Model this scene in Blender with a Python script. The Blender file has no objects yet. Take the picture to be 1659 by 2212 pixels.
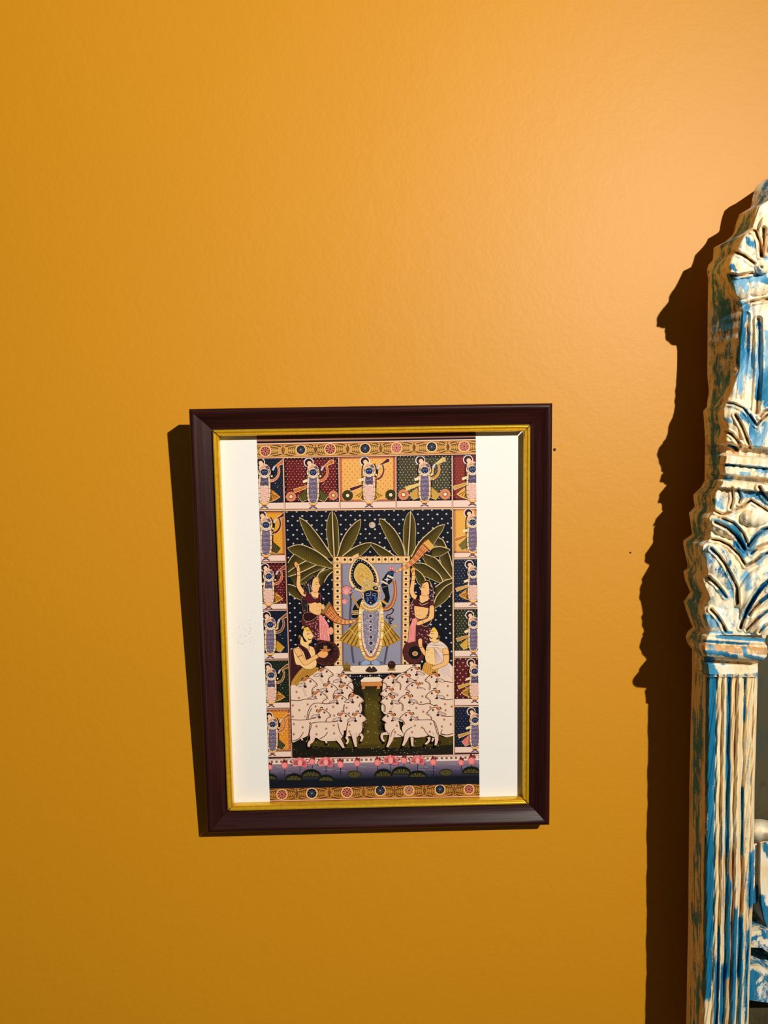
import bpy, bmesh, math, random
import numpy as np
from mathutils import Matrix, Vector

random.seed(7)
rng = np.random.default_rng(7)
S = bpy.context.scene
COL = S.collection
R_ = math.radians

# ------------------------------------------------------------------ camera, light, exposure
Z0 = 1.5                                   # height of the lens above the floor
CAM = np.array([0.0, -0.5, Z0])            # half a metre in front of the wall (wall plane y = 0)
W_PX, H_PX, F_PX = 1659.0, 2212.0, 1650.0


def rx(a): c, s = math.cos(a), math.sin(a); return np.array([[1, 0, 0], [0, c, -s], [0, s, c]])
def ry(a): c, s = math.cos(a), math.sin(a); return np.array([[c, 0, s], [0, 1, 0], [-s, 0, c]])
def rz(a): c, s = math.cos(a), math.sin(a); return np.array([[c, -s, 0], [s, c, 0], [0, 0, 1]])


CAM_R = rz(R_(-0.829)) @ rx(R_(-2.255)) @ ry(R_(0.346))      # columns: right, forward, up
cam_data = bpy.data.cameras.new('camera')
cam_data.sensor_fit = 'VERTICAL'
cam_data.sensor_height = 36.0
cam_data.lens = F_PX * 36.0 / H_PX
cam_data.clip_start = 0.01
cam = bpy.data.objects.new('camera', cam_data)
COL.objects.link(cam)
_m = CAM_R @ np.array([[1, 0, 0], [0, 0, -1], [0, 1, 0]], float)
cam.matrix_world = Matrix([[*_m[i], CAM[i]] for i in range(3)] + [[0, 0, 0, 1]])
S.camera = cam

S.view_settings.view_transform = 'Standard'
S.view_settings.look = 'None'
S.view_settings.gamma = 1.0
S.view_settings.use_curve_mapping = False
S.view_settings.exposure = 0.0

world = bpy.data.worlds.new('room_ambience')
S.world = world
world.use_nodes = True
wbg = world.node_tree.nodes['Background']
wbg.inputs['Color'].default_value = (1.0, 0.88, 0.70, 1)
wbg.inputs['Strength'].default_value = 0.062

LAMP = np.array([0.578, -0.972, Z0 + 0.452])     # the one hard lamp up on the right, a metre off the wall
ld = bpy.data.lights.new('spot_lamp', 'SPOT')
ld.energy = 92.0
ld.color = (1.0, 0.93, 0.82)
ld.shadow_soft_size = 0.009
ld.spot_size = R_(145)
ld.spot_blend = 1.0
lamp = bpy.data.objects.new('spot_lamp', ld)
COL.objects.link(lamp)
lamp.location = LAMP
_aim = Vector((-1.5, 0.0, Z0 - 0.45)) - Vector(LAMP)
lamp.rotation_euler = _aim.to_track_quat('-Z', 'Y').to_euler()


# ------------------------------------------------------------------ small helpers
def lin(c):
    out = []
    for v in c[:3]:
        v = v / 255.0
        out.append(v / 12.92 if v <= 0.04045 else ((v + 0.055) / 1.055) ** 2.4)
    return out


def rays(px, py):
    px = np.asarray(px, float); py = np.asarray(py, float)
    v = np.stack([(px - W_PX / 2) / F_PX, np.ones_like(px), -(py - H_PX / 2) / F_PX], -1)
    return v @ CAM_R.T


def off_wall(px, py, d):
    """Measured point of the photograph -> real point standing d metres off the wall."""
    r = rays(px, py)
    t = (-np.asarray(d, float) - CAM[1]) / r[..., 1]
    return CAM + r * t[..., None]


def link(name, me, mat=None, parent=None):
    o = bpy.data.objects.new(name, me)
    COL.objects.link(o)
    if mat is not None:
        for m in (mat if isinstance(mat, (list, tuple)) else [mat]):
            me.materials.append(m)
    if parent is not None:
        o.parent = parent
    return o


def mesh(name, V, Fs, smooth=False):
    me = bpy.data.meshes.new(name)
    me.from_pydata([tuple(map(float, v)) for v in V], [], [tuple(map(int, f)) for f in Fs])
    if smooth:
        me.polygons.foreach_set('use_smooth', [True] * len(me.polygons))
    me.update()
    return me


def tag(o, label, cat, group=None):
    o['label'] = label
    o['category'] = cat
    if group: o['group'] = group


class NT:
    """tiny node-tree helper"""
    def __init__(s, name):
        s.m = bpy.data.materials.new(name); s.m.use_nodes = True
        s.t = s.m.node_tree; s.b = s.t.nodes['Principled BSDF']
    def n(s, kind, **kw):
        o = s.t.nodes.new(kind)
        for k, v in kw.items():
            if k in o.inputs: o.inputs[k].default_value = v
            else: setattr(o, k, v)
        return o
    def l(s, a, b): s.t.links.new(a, b)
    def coord(s, scale=(1, 1, 1), rot=(0, 0, 0), loc=(0, 0, 0)):
        tc = s.n('ShaderNodeTexCoord'); mp = s.n('ShaderNodeMapping')
        mp.inputs['Scale'].default_value = scale; mp.inputs['Rotation'].default_value = rot
        mp.inputs['Location'].default_value = loc
        s.l(tc.outputs['Object'], mp.inputs['Vector']); return mp.outputs['Vector']
    def noise(s, vec, scale, detail=4.0, rough=0.6, dist=0.0):
        q = s.n('ShaderNodeTexNoise'); q.inputs['Scale'].default_value = scale
        q.inputs['Detail'].default_value = detail; q.inputs['Roughness'].default_value = rough
        q.inputs['Distortion'].default_value = dist
        s.l(vec, q.inputs['Vector']); return q.outputs['Fac']
    def ramp(s, fac, stops, interp='LINEAR'):
        r = s.n('ShaderNodeValToRGB'); cr = r.color_ramp; cr.interpolation = interp
        while len(cr.elements) < len(stops): cr.elements.new(0.5)
        for e, (p, c) in zip(cr.elements, stops):
            e.position = p; e.color = (*c, 1) if len(c) == 3 else c
        s.l(fac, r.inputs['Fac']); return r.outputs['Color']
    def math(s, op, a, b=None, clamp=False):
        q = s.n('ShaderNodeMath', operation=op); q.use_clamp = clamp
        for i, v in enumerate((a, b)):
            if v is None: continue
            if isinstance(v, (int, float)): q.inputs[i].default_value = v
            else: s.l(v, q.inputs[i])
        return q.outputs[0]
    def mix(s, fac, a, b, mode='MIX'):
        q = s.n('ShaderNodeMix', data_type='RGBA', blend_type=mode)
        for i, v in ((0, fac), (6, a), (7, b)):
            if isinstance(v, (int, float)): q.inputs[i].default_value = v
            elif isinstance(v, (tuple, list)): q.inputs[i].default_value = (*v[:3], 1)
            else: s.l(v, q.inputs[i])
        return q.outputs[2]
    def bump(s, h, strength, dist):
        q = s.n('ShaderNodeBump'); q.inputs['Strength'].default_value = strength
        q.inputs['Distance'].default_value = dist
        s.l(h, q.inputs['Height']); s.l(q.outputs['Normal'], s.b.inputs['Normal'])
    def attr(s, name):
        q = s.n('ShaderNodeAttribute'); q.attribute_name = name; return q.outputs


# ------------------------------------------------------------------ the wall
w = NT('ochre_wall_paint')
v = w.coord()
big = w.noise(v, 5.0, 3, 0.5)
w.l(w.mix(big, (0.585, 0.248, 0.0015), (0.625, 0.270, 0.0025)), w.b.inputs['Base Color'])
w.b.inputs['Roughness'].default_value = 0.54
w.b.inputs['Specular IOR Level'].default_value = 0.5
fine = w.noise(v, 330.0, 3, 0.55)
mid = w.noise(v, 95.0, 3, 0.55)
w.bump(w.math('ADD', w.math('MULTIPLY', fine, 0.5), w.math('MULTIPLY', mid, 0.8)), 0.105, 0.0022)
WALL = w.m

wall_me = mesh('wall_back', [(-2, 0, 0), (2, 0, 0), (2, 0, 2.8), (-2, 0, 2.8),
                             (-2, .12, 0), (2, .12, 0), (2, .12, 2.8), (-2, .12, 2.8)],
               [(0, 1, 2, 3), (5, 4, 7, 6), (1, 5, 6, 2), (4, 0, 3, 7), (3, 2, 6, 7), (4, 5, 1, 0)])
wall = link('wall_back', wall_me, WALL)
wall['kind'] = 'structure'

fl = NT('floor_stone')
fv = fl.coord()
fl.l(fl.mix(fl.noise(fv, 6, 5), (0.16, 0.10, 0.06), (0.25, 0.17, 0.11)), fl.b.inputs['Base Color'])
fl.b.inputs['Roughness'].default_value = 0.5
floor = link('floor', mesh('floor', [(-2, -3, 0), (2, -3, 0), (2, .12, 0), (-2, .12, 0),
                                     (-2, -3, -.1), (2, -3, -.1), (2, .12, -.1), (-2, .12, -.1)],
                           [(0, 1, 2, 3), (7, 6, 5, 4), (0, 4, 5, 1), (1, 5, 6, 2), (2, 6, 7, 3), (3, 7, 4, 0)]), fl.m)
floor['kind'] = 'structure'

# ------------------------------------------------------------------ the picture frame, hung leaning forward off the wall
FW, FH, FD = 0.22307, 0.27299, 0.01146
F_TILT, F_ROLL = R_(3.790), R_(-0.651)
F_ROT = ry(F_ROLL) @ rx(F_TILT)
F_BASE = np.array([0.00092, -0.0009, Z0 - 0.08863]) + ry(F_ROLL) @ np.array([0, 0, -FH / 2])
frame = bpy.data.objects.new('picture_frame', None)
COL.objects.link(frame)
frame.empty_display_size = 0.05
frame.matrix_world = Matrix([[*F_ROT[i], F_BASE[i]] for i in range(3)] + [[0, 0, 0, 1]])
tag(frame, 'dark maroon picture frame with gold edge and devotional print, hanging on the ochre wall',
    'picture frame')


def on_frame(px, py, d):
    """Measured point of the photograph -> frame-plane coordinates (across, up), d metres above the back of the frame."""
    r = rays(px, py) @ F_ROT
    c = (CAM - F_BASE) @ F_ROT
    t = (-d - c[1]) / r[..., 1]
    p = c + r * t[..., None]
    return p[..., 0], p[..., 2]

# ------------------------------------------------------------------ the devotional print: flat printed colour areas, drawn in plate units
class Art:
    """Flat colour areas of the printed sheet, in the units of the measured drawing; each overprint sits microns above the last."""
    def __init__(s):
        s.V = []; s.F = []; s.C = []; s.Z = []; s.z = 0; s.clip = None
    def up(s, n=1): s.z += n
    def _clip(s, P, C):
        q = s.clip
        for i in range(len(q)):
            (ax, ay), (bx, by) = q[i], q[(i + 1) % len(q)]
            f = [(bx - ax) * (p[1] - ay) - (by - ay) * (p[0] - ax) for p in P]
            if min(f) >= 0: continue
            if max(f) < 0: return [], []
            NP, NC = [], []
            for k in range(len(P)):
                k2 = (k + 1) % len(P)
                if f[k] >= 0: NP.append(P[k]); NC.append(C[k])
                if (f[k] >= 0) != (f[k2] >= 0):
                    t = f[k] / (f[k] - f[k2])
                    NP.append((P[k][0] + t * (P[k2][0] - P[k][0]), P[k][1] + t * (P[k2][1] - P[k][1])))
                    NC.append(tuple(C[k][j] + t * (C[k2][j] - C[k][j]) for j in range(3)))
            P, C = NP, NC
            if len(P) < 3: return [], []
        return P, C
    def poly(s, P, col):
        P = [tuple(p) for p in P]
        C = list(col) if isinstance(col, list) else [col] * len(P)
        if s.clip is not None:
            P, C = s._clip(P, C)
        if len(P) < 3: return
        i = len(s.V)
        s.V += P; s.C += C; s.Z += [s.z] * len(P); s.F.append(tuple(range(i, i + len(P))))
    def quad(s, x0, y0, x1, y1, col): s.poly([(x0, y0), (x1, y0), (x1, y1), (x0, y1)], col)
    def ell(s, x, y, rx_, ry_, col, n=14, rot=0):
        c, d = math.cos(rot), math.sin(rot); P = []
        for k in range(n):
            a = 2 * math.pi * k / n; u, v_ = rx_ * math.cos(a), ry_ * math.sin(a)
            P.append((x + u * c - v_ * d, y + u * d + v_ * c))
        s.poly(P, col)
    def line(s, P, w0, col, w1=None):
        """ribbon along a polyline, width w0 tapering to w1"""
        n = len(P)
        if w1 is None: w1 = w0
        L, Rr = [], []
        for k in range(n):
            a = P[max(k - 1, 0)]; b = P[min(k + 1, n - 1)]
            dx, dy = b[0] - a[0], b[1] - a[1]; m = math.hypot(dx, dy) or 1
            h = (w0 + (w1 - w0) * k / max(n - 1, 1)) / 2
            L.append((P[k][0] - dy / m * h, P[k][1] + dx / m * h)); Rr.append((P[k][0] + dy / m * h, P[k][1] - dx / m * h))
        for k in range(n - 1):
            s.poly([L[k], Rr[k], Rr[k + 1], L[k + 1]], col)
    def edge(s, P, w_, col): s.line(list(P) + [P[0]], w_, col)
    def ring(s, x, y, r, w_, col, a0=0, a1=360, n=18, ry_=None):
        ry_ = ry_ or r
        s.line([(x + r * math.cos(R_(a0 + (a1 - a0) * k / n)), y + ry_ * math.sin(R_(a0 + (a1 - a0) * k / n))) for k in range(n + 1)], w_, col)


def sm(P, closed=False, k=4):
    """Catmull-Rom smoothing"""
    n = len(P); out = []
    g = (lambda i: P[i % n]) if closed else (lambda i: P[min(max(i, 0), n - 1)])
    for i in range(n if closed else n - 1):
        p0, p1, p2, p3 = g(i - 1), g(i), g(i + 1), g(i + 2)
        for j in range(k):
            t = j / k
            out.append(tuple(0.5 * (2 * b + (c - a) * t + (2 * a - 5 * b + 4 * c - d) * t * t + (3 * b - a - 3 * c + d) * t ** 3)
                             for a, b, c, d in zip(p0, p1, p2, p3)))
    if not closed: out.append(tuple(P[-1]))
    return out


def lerp(a, b, t): return tuple(x + (y - x) * t for x, y in zip(a, b))


A = Art()
PRINT = [(553.6, 918), (1027.4, 918), (1036.2, 1752), (584.6, 1764)]
INK = (38, 22, 22); CREAM = (240, 205, 160); PINKC = (238, 188, 160); OCH = (214, 150, 72); REDL = (150, 60, 40)
NAVY = (20, 22, 34); MAR = (98, 28, 26); SKIN = (246, 184, 112); COWC = (240, 202, 172); BRN = (120, 62, 44)
A.clip = PRINT


def yl(a, b):          # a level line of the print: y on the left edge region (x=560) and right (x=1025)
    return lambda x: a + (b - a) * (x - 560) / 465.0


def band(top, bot, col, x0=545, x1=1045):
    A.poly([(x0, top(x0)), (x1, top(x1)), (x1, bot(x1)), (x0, bot(x0))], col)


# brown margin of the plate, black keylines
band(yl(915, 912), yl(947, 939), (120, 72, 48)); band(yl(941, 934), yl(954, 944.5), (168, 110, 84))  # darker top band: the frame's shade put into the colour
band(yl(953.5, 944.5), yl(957.8, 948.3), (20, 8, 8))
A.up()
# ---- ornamental borders
def border(top, bot, med, mcols, gold, seed):
    r = random.Random(seed)
    band(top, bot, gold)
    A.up()
    h = bot(800) - top(800)
    for f, wd, c in ((0.0, .07, PINKC), (.09, .03, REDL), (.135, .02, (190, 110, 60)), (.90, .03, REDL), (.94, .06, (236, 180, 140))):
        band(lambda x, f=f: top(x) + f * (bot(x) - top(x)), lambda x, f=f, wd=wd: top(x) + (f + wd) * (bot(x) - top(x)), c)
    A.up()
    xs = [m[0] for m in med]
    dk = (62, 36, 20)
    for i in range(-1, len(med)):
        xa = xs[i] if i >= 0 else xs[0] - 72
        xb = xs[i + 1] if i + 1 < len(xs) else xs[-1] + 72
        ya = (top((xa + xb) / 2) + bot((xa + xb) / 2)) / 2
        g = (xb - xa)
        c = (xa + xb) / 2
        for sgn, x0 in ((1, xa), (-1, xb)):
            for k in range(4):
                x = x0 + sgn * (13.0 + 4.1 * k); e = 1.0 - 0.13 * k
                A.line(sm([(x - sgn * 1.5, ya - 9 * e), (x + sgn * 1.6, ya - 5), (x + sgn * .6, ya - .8)]), 2.4, dk, .6)
                A.line(sm([(x + sgn * .6, ya + .8), (x + sgn * 1.6, ya + 5), (x - sgn * 1.5, ya + 9 * e)]), .6, dk if k % 2 else (96, 54, 30), 2.4)
            A.line(sm([(x0 + sgn * 15, ya - 10.5), (x0 + sgn * 22, ya - 11), (c - sgn * 5, ya - 8.2)]), 1.0, dk, 2.6)
            A.line(sm([(x0 + sgn * 15, ya + 10.5), (x0 + sgn * 22, ya + 11), (c - sgn * 5, ya + 8.4)]), 1.0, dk, 2.6)
        A.line([(c, ya - 11), (c - 1, ya - 6)], 2.2, dk, .8)
        A.up()
        A.ell(c, ya - 1, 3.6, 6, (120, 72, 44)); A.ell(c + 1.2, ya - 1, 1.4, 5, (196, 132, 70))
        for a in (-5, 0, 5): A.line([(c, ya + 4), (c + a, ya + 10)], 1.0, dk)
        A.up(-1)
    A.up(2)
    for (x, y, r0), c in zip(med, mcols):
        A.ell(x, y, r0 + 1.8, r0 + 1.8, (246, 200, 140), 20); A.up()
        A.ell(x, y, r0, r0, c, 20); A.up()
        dark = sum(c) < 150
        for k in range(9):
            a = k * 2 * math.pi / 9 + .2
            A.line([(x + 2 * math.cos(a), y + 2 * math.sin(a)), (x + (r0 - 1.2) * math.cos(a), y + (r0 - 1.2) * math.sin(a))], .6,
                   (110, 110, 126) if dark else (236, 170, 140), 1.5 if not dark else .7)
        A.ell(x, y, 1.6, 1.6, (150, 140, 150) if dark else (110, 30, 30), 8)
        A.up(-2)
    A.up(3)


R1, R2, R3, NV = (142, 48, 38), (170, 74, 60), (186, 92, 78), (22, 24, 36)
border(yl(957.8, 948.3), yl(990.6, 981.3), [(573.3, 974.7, 10.3), (650, 971.5, 9.4), (713.3, 970, 10.6), (788.6, 968.8, 10.2), (856.6, 967.3, 10.6), (932.5, 965.2, 9.8), (1002.6, 964.2, 10.3)],
       [R1, NV, R1, NV, R3, NV, R2], (216, 154, 76), 3)
border(yl(1701.5, 1690.5), yl(1731.5, 1721), [(609, 1716, 10), (673.5, 1713.5, 10.3), (749.5, 1711.5, 10.3), (821.5, 1707.5, 10), (883.5, 1707.2, 9.6), (950.5, 1705.2, 9.6), (1013, 1704.8, 9.4)],
       [R1, NV, R1, NV, (150, 84, 56), NV, R1], (186, 122, 48), 4)
band(yl(1731.5, 1721), yl(1734, 1723.5), (40, 18, 10)); band(yl(1734, 1723.5), yl(1770, 1765), (118, 74, 44))

# ---- the ground of the panels: dark keyline field
z_pan = A.z
A.poly([(553, 990.6), (1040, 981), (1040, 1630), (560, 1640)], (52, 22, 20))
A.up()


def fig(cx, fy, s, robe, skirt, sc, sk, horn=None, arm=None, sides='LR'):
    """one small standing figure; feet at (cx, fy)"""
    T = lambda P: [(cx + s * x, fy + s * y) for x, y in P]
    z0 = A.z
    lil = (118, 98, 116); lt = (172, 152, 170); cr = (247, 214, 160)
    # shadow of the shawl behind
    for sg in (-1, 1):
        A.line(T(sm([(sg * 10, -90), (sg * 15, -80), (sg * 15, -50), (sg * 14, -12)])), 2.4 * s, (44, 16, 16))
    A.ell(cx - 9.5 * s, fy - 95 * s, 10.8 * s, 10.6 * s, (232, 216, 206), 18)
    for sg in (-1, 1):
        if skirt == 'wing':
            P = [(sg * 9, -43), (sg * 33, -22), (sg * 24, -10), (sg * 8, -17)]
            A.poly(T(P), sk)
        else:
            P = sm([(sg * 8, -40), (sg * 20, -33), (sg * 34, -21)]) + sm([(sg * 34, -21), (sg * 23, -14), (sg * 8, -9)])
            A.poly(T(P), sk)
    A.up()
    A.ell(cx - 9.3 * s, fy - 95 * s, 8.8 * s, 8.6 * s, (58, 22, 30), 18)
    for sg in (-1, 1):
        if skirt == 'wing':
            A.line(T([(sg * 33, -22), (sg * 24, -10), (sg * 8, -17)]), 1.1 * s, (230, 190, 130))
            for k in range(5): A.line(T([(sg * (12 + 4 * k), -38 + 4 * k), (sg * (10 + 3 * k), -20 + 2 * k)]), .7 * s, lerp(sk, (250, 220, 140), .35))
        else:
            for k in range(4):
                a = 16 + 14 * k
                A.line(T([(sg * (9 + 1.5 * k), -34 + 1.5 * k), (sg * (12 + 5.5 * k), -11.5 - 2.6 * k)]), .9 * s, (120, 62, 20), 1.9 * s)
            A.line(T(sm([(sg * 34, -21), (sg * 23, -14), (sg * 8, -9)])), 1.3 * s, (238, 186, 100))
            A.line(T(sm([(sg * 9, -27), (sg * 16, -26), (sg * 24, -28)])), 1.0 * s, (240, 190, 110))
    # scarf over the raised arm, with its flaring end
    q = sm([(9, -55), (20, -57), (28, -64), (31.5, -76), (29, -88)])
    A.line(T(q), 6.6 * s, (240, 196, 140), 4.4 * s)
    A.poly(T([(20, -86), (30, -94.5), (38, -101.5), (44.5, -101.5), (45.5, -93.5), (38, -90.5), (28, -87)]), (240, 196, 140))
    A.poly(T([(-11, -47), (-25, -43), (-43, -38), (-39.5, -29), (-25, -35), (-11, -41)]), (240, 196, 140))
    A.up()
    A.line(T(q), 5.0 * s, sc, 3.0 * s)
    A.poly(T([(22, -87), (31, -93.5), (38, -100.3), (43.5, -100.3), (44.2, -94.6), (37, -91.5), (28, -88)]), horn or sc)
    A.poly(T([(-12, -46), (-25, -42), (-42, -37), (-39.3, -30.4), (-25, -36), (-12, -42)]), horn or sc)
    A.ell(cx - 8.0 * s, fy - 93.6 * s, 4.8 * s, 4.8 * s, (242, 196, 150), 12)
    A.line(T([(12, -62), (17, -66), (17.5, -76), (20, -84)]), 4.6 * s, arm or (16, 14, 16))
    A.line(T([(-9, -62), (-15, -58), (-17, -52)]), 4.6 * s, arm or (16, 14, 16))
    A.up()
    for k in range(4): A.ell(cx + s * (14 + 4.6 * k), fy + s * (-56.5 + 2.3 * k * k * .7), .8 * s, .8 * s, (250, 220, 180), 6)
    A.line(T([(38.5, -99.5), (40.5, -92)]), .8 * s, (90, 36, 20))
    A.line(T([(14, -64.5), (17.4, -66.5)]), 3.6 * s, cr); A.line(T([(17.6, -78), (22, -87)]), 4.0 * s, (206, 196, 206))
    A.line(T([(-22, -53), (-12, -57)]), 5.6 * s, cr)
    # body
    if robe:
        P = sm([(-7, -63), (7, -63), (8.4, -45), (8.2, -25), (6.4, -12), (3, -6), (-3, -6), (-6.4, -12), (-8.2, -25), (-8.4, -45)], True, 3)
        A.poly(T(P), lil)
    else:
        A.poly(T([(-7, -63), (7, -63), (8, -55), (7.5, -43), (-7.5, -43), (-8, -55)]), (88, 72, 92))
        A.poly(T(sm([(-8, -43), (8, -43), (9.5, -28), (9, -16), (4, -6), (-4, -6), (-9, -16), (-9.5, -28)], True, 3)), (240, 188, 164))
    A.up()
    for k in range(11):
        yy = -59 + 4.7 * k
        if robe or yy < -46: A.line(T(sm([(-6.6, yy - 1.4), (-3, yy + 1.6), (1, yy - .6), (6.4, yy + 1.2)], k=2)), .7 * s, lt if k % 2 else (84, 68, 88))
        else: A.line(T(sm([(-7, yy - 1.4), (-2, yy + 1.2), (3, yy - .6), (7, yy + 1)], k=2)), .6 * s, (206, 140, 126))
    for k in range(15):
        yy = -60 + 3.5 * k; xx = 4.5 * math.sin(k * 2.3)
        if not robe and yy > -43: A.ell(cx + s * xx, fy + s * yy, 1.5 * s, .8 * s, (214, 150, 132), 6)
        else: A.ell(cx + s * xx, fy + s * yy, 1.7 * s, .8 * s, lt if k % 3 else (84, 68, 90), 6)
    if not robe: A.line(T([(-8.5, -43.5), (8.5, -43.5)]), 2.2 * s, (248, 222, 190))
    # garland
    for sg in (-1, 1):
        g = sm([(sg * 9.5, -66), (sg * 11, -45), (sg * 10.8, -24), (sg * 7.5, -9), (sg * 4, -5)])
        A.line(T(g), 4.6 * s, (150, 96, 66), 3.4 * s); A.up(); A.line(T(g), 3.6 * s, (238, 206, 168), 2.6 * s)
        A.up()
        for k in range(1, len(g), 2):
            A.line([(cx + s * (g[k][0] - 2.6), fy + s * g[k][1]), (cx + s * (g[k][0] + 2.6), fy + s * (g[k][1] + .6))], 1.0 * s, (74, 42, 30))
            if k % 4 == 1: A.ell(cx + s * g[k][0], fy + s * (g[k][1] - 2.2), 1.5 * s, 1.5 * s, (246, 190, 110), 6)
        A.up(-2)
    A.up(3)
    A.poly(T([(-7, -9), (0, -7.5), (7, -9), (5, -3.6), (-5, -3.6)]), (246, 184, 92))
    A.poly(T([(-5, -3.6), (5, -3.6), (5.2, -.4), (-5.2, -.4)]), (146, 66, 46))
    for sg in (-1, 1): A.line(T([(0, .6), (sg * 3.5, 1.6), (sg * 8.5, 4)]), 2.4 * s, (58, 44, 64))
    A.ell(cx, fy + .4 * s, 4.6 * s, 1.2 * s, (190, 160, 170), 8)
    # head
    for sg in (-1, 1): A.ell(cx + sg * 10.6 * s, fy - 74 * s, 3.0 * s, 6.4 * s, (246, 214, 178), 12)
    A.ell(cx + .2 * s, fy - 71.6 * s, 10.6 * s, 10.6 * s, (248, 216, 180), 20)
    A.poly(T([(-12, -74), (-12, -86), (-8, -92), (-3, -93.5), (6, -90), (11, -85), (13, -78), (10, -74)]), (244, 200, 158))
    A.up()
    A.ring(cx, fy - 72 * s, 8.8 * s, .8 * s, (150, 90, 60), 10, 170, 10)
    A.poly(T([(1, -85), (7, -88.6), (12, -82), (7, -79.6)]), (112, 88, 112))
    for k in range(3): A.line(T([(-10 + 3 * k, -81 - k), (-1 + 3.5 * k, -91 + 1.6 * k)]), 1.0 * s, (176, 92, 48))
    A.ell(cx, fy - 73.6 * s, 7.6 * s, 7.1 * s, (20, 26, 52), 18)
    for sg in (-1, 1): A.ell(cx + sg * 10.8 * s, fy - 75 * s, 1.1 * s, 3.2 * s, (150, 90, 66), 8)
    A.up()
    A.ell(cx - 3.2 * s, fy - 72.6 * s, 2.0 * s, 2.6 * s, (64, 84, 140), 8); A.ell(cx + 3.4 * s, fy - 72.8 * s, 1.8 * s, 2.6 * s, (54, 72, 128), 8)
    A.line(T([(-5, -75.6), (-1.6, -75)]), .8 * s, (170, 180, 206)); A.line(T([(1.6, -75), (5, -75.6)]), .8 * s, (170, 180, 206))
    A.line(T([(0, -80), (0, -73)]), .6 * s, (120, 130, 170)); A.ell(cx, fy - 68.6 * s, .9 * s, .8 * s, (220, 220, 226), 6)
    zz = A.z; A.z = z0
    return zz


def wheel(x, y, r, dark=False):
    c = (70, 62, 30) if dark else (226, 138, 92)
    A.ell(x, y, r, r, c, 22); A.up()
    for k in range(24):
        a = k * math.pi / 12
        A.line([(x + r * .35 * math.cos(a), y + r * .35 * math.sin(a)), (x + r * .95 * math.cos(a), y + r * .95 * math.sin(a))], .5, (28, 20, 10) if dark else (190, 90, 60))
    A.ell(x, y, r * .45, r * .45, (24, 16, 10) if dark else (110, 40, 26), 16); A.up()
    A.ell(x, y, r * .33, r * .33, (250, 214, 160), 12)
    A.up(-2)


def dots(q, x0, x1, y0, y1, dx, dy, r, col, jit=.6, seed=1):
    rr = random.Random(seed); row = 0; y = y0
    while y < y1:
        x = x0 + (dx / 2 if row % 2 else 0)
        while x < x1:
            A.ell(x + rr.uniform(-jit, jit), y + rr.uniform(-jit, jit), r * rr.uniform(.8, 1.15), r * rr.uniform(.75, 1.0), col, 6)
            x += dx
        y += dy; row += 1


def panel(TL, TR, BR, BL, plat, bg, dcol, figs, inner=None, dd=(7.6, 5.6), dr=.95):
    """one framed panel: dotted cloth, white plinth, its figures"""
    A.z = z_pan + 1
    zc = A.clip
    cl = [TL, TR, BR, BL]
    # keep inside the plate as well
    lx = lambda y: 553.6 + (y - 918) * (31.0 / 846); rxx = lambda y: 1027.4 + (y - 918) * (8.8 / 834)
    TL = (max(TL[0], lx(TL[1])), TL[1]); BL = (max(BL[0], lx(BL[1])), BL[1])
    TR = (min(TR[0], rxx(TR[1])), TR[1]); BR = (min(BR[0], rxx(BR[1])), BR[1])
    A.clip = [TL, TR, BR, BL]
    A.poly([TL, TR, BR, BL], bg); A.up()
    A.clip = [TL, TR, (TR[0] + (BR[0] - TR[0]) * .85, plat[1]), (TL[0] + (BL[0] - TL[0]) * .85, plat[0])]
    if inner:
        A.line([TL, TR], 7, inner); A.line([(TL[0] + 2, TL[1]), (BL[0] + 2, BL[1])], 5, inner); A.line([(TR[0] - 2, TR[1]), (BR[0] - 2, BR[1])], 5, inner)
        A.line([(TL[0], plat[0]), (TR[0], plat[1])], 8, inner)
    A.up()
    dots(None, TL[0], TR[0] + 8, min(TL[1], TR[1]) + 2, max(plat), *dd, dr, dcol, seed=int(TL[0] * 7 + TL[1]))
    A.up()
    A.clip = [TL, TR, BR, BL]
    A.poly([(TL[0] - 3, plat[0]), (TR[0] + 3, plat[1]), (BR[0] + 3, BR[1]), (BL[0] - 3, BL[1])], (243, 204, 180))
    A.up()
    A.line([(TL[0] - 3, plat[0]), (TR[0] + 3, plat[1])], 1.0, (60, 24, 20))
    A.line([(BL[0], BL[1] - .5), (BR[0], BR[1] - .5)], 1.6, (200, 150, 128))
    for f in figs: f()
    A.clip = zc


def keyframe(P, col=(236, 176, 146)):
    A.line(P, 2.3, col)


Y_T = yl(991.3, 983.5); Y_B = yl(1100.5, 1095.6); Y_P = yl(1086, 1079.8)
cols_t = [(553, 556), (611.8, 614.6), (731.8, 733.6), (855, 855.6), (976.6, 977.2), (1036, 1037)]
blk = (18, 10, 12)
def top_panel(i, bg, dcol, figs, inner=None, dr=.95, dd=(7.6, 5.6)):
    a, b = cols_t[i], cols_t[i + 1]
    l0, r0 = a[0] + 2, b[0] - 1.5
    l1, r1 = a[1] + 2, b[1] - 1.5
    panel((l0, Y_T(l0)), (r0, Y_T(r0)), (r1, Y_B(r1)), (l1, Y_B(l1)), (Y_P(l1), Y_P(r1)), bg, dcol, figs, inner, dd, dr)

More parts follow.
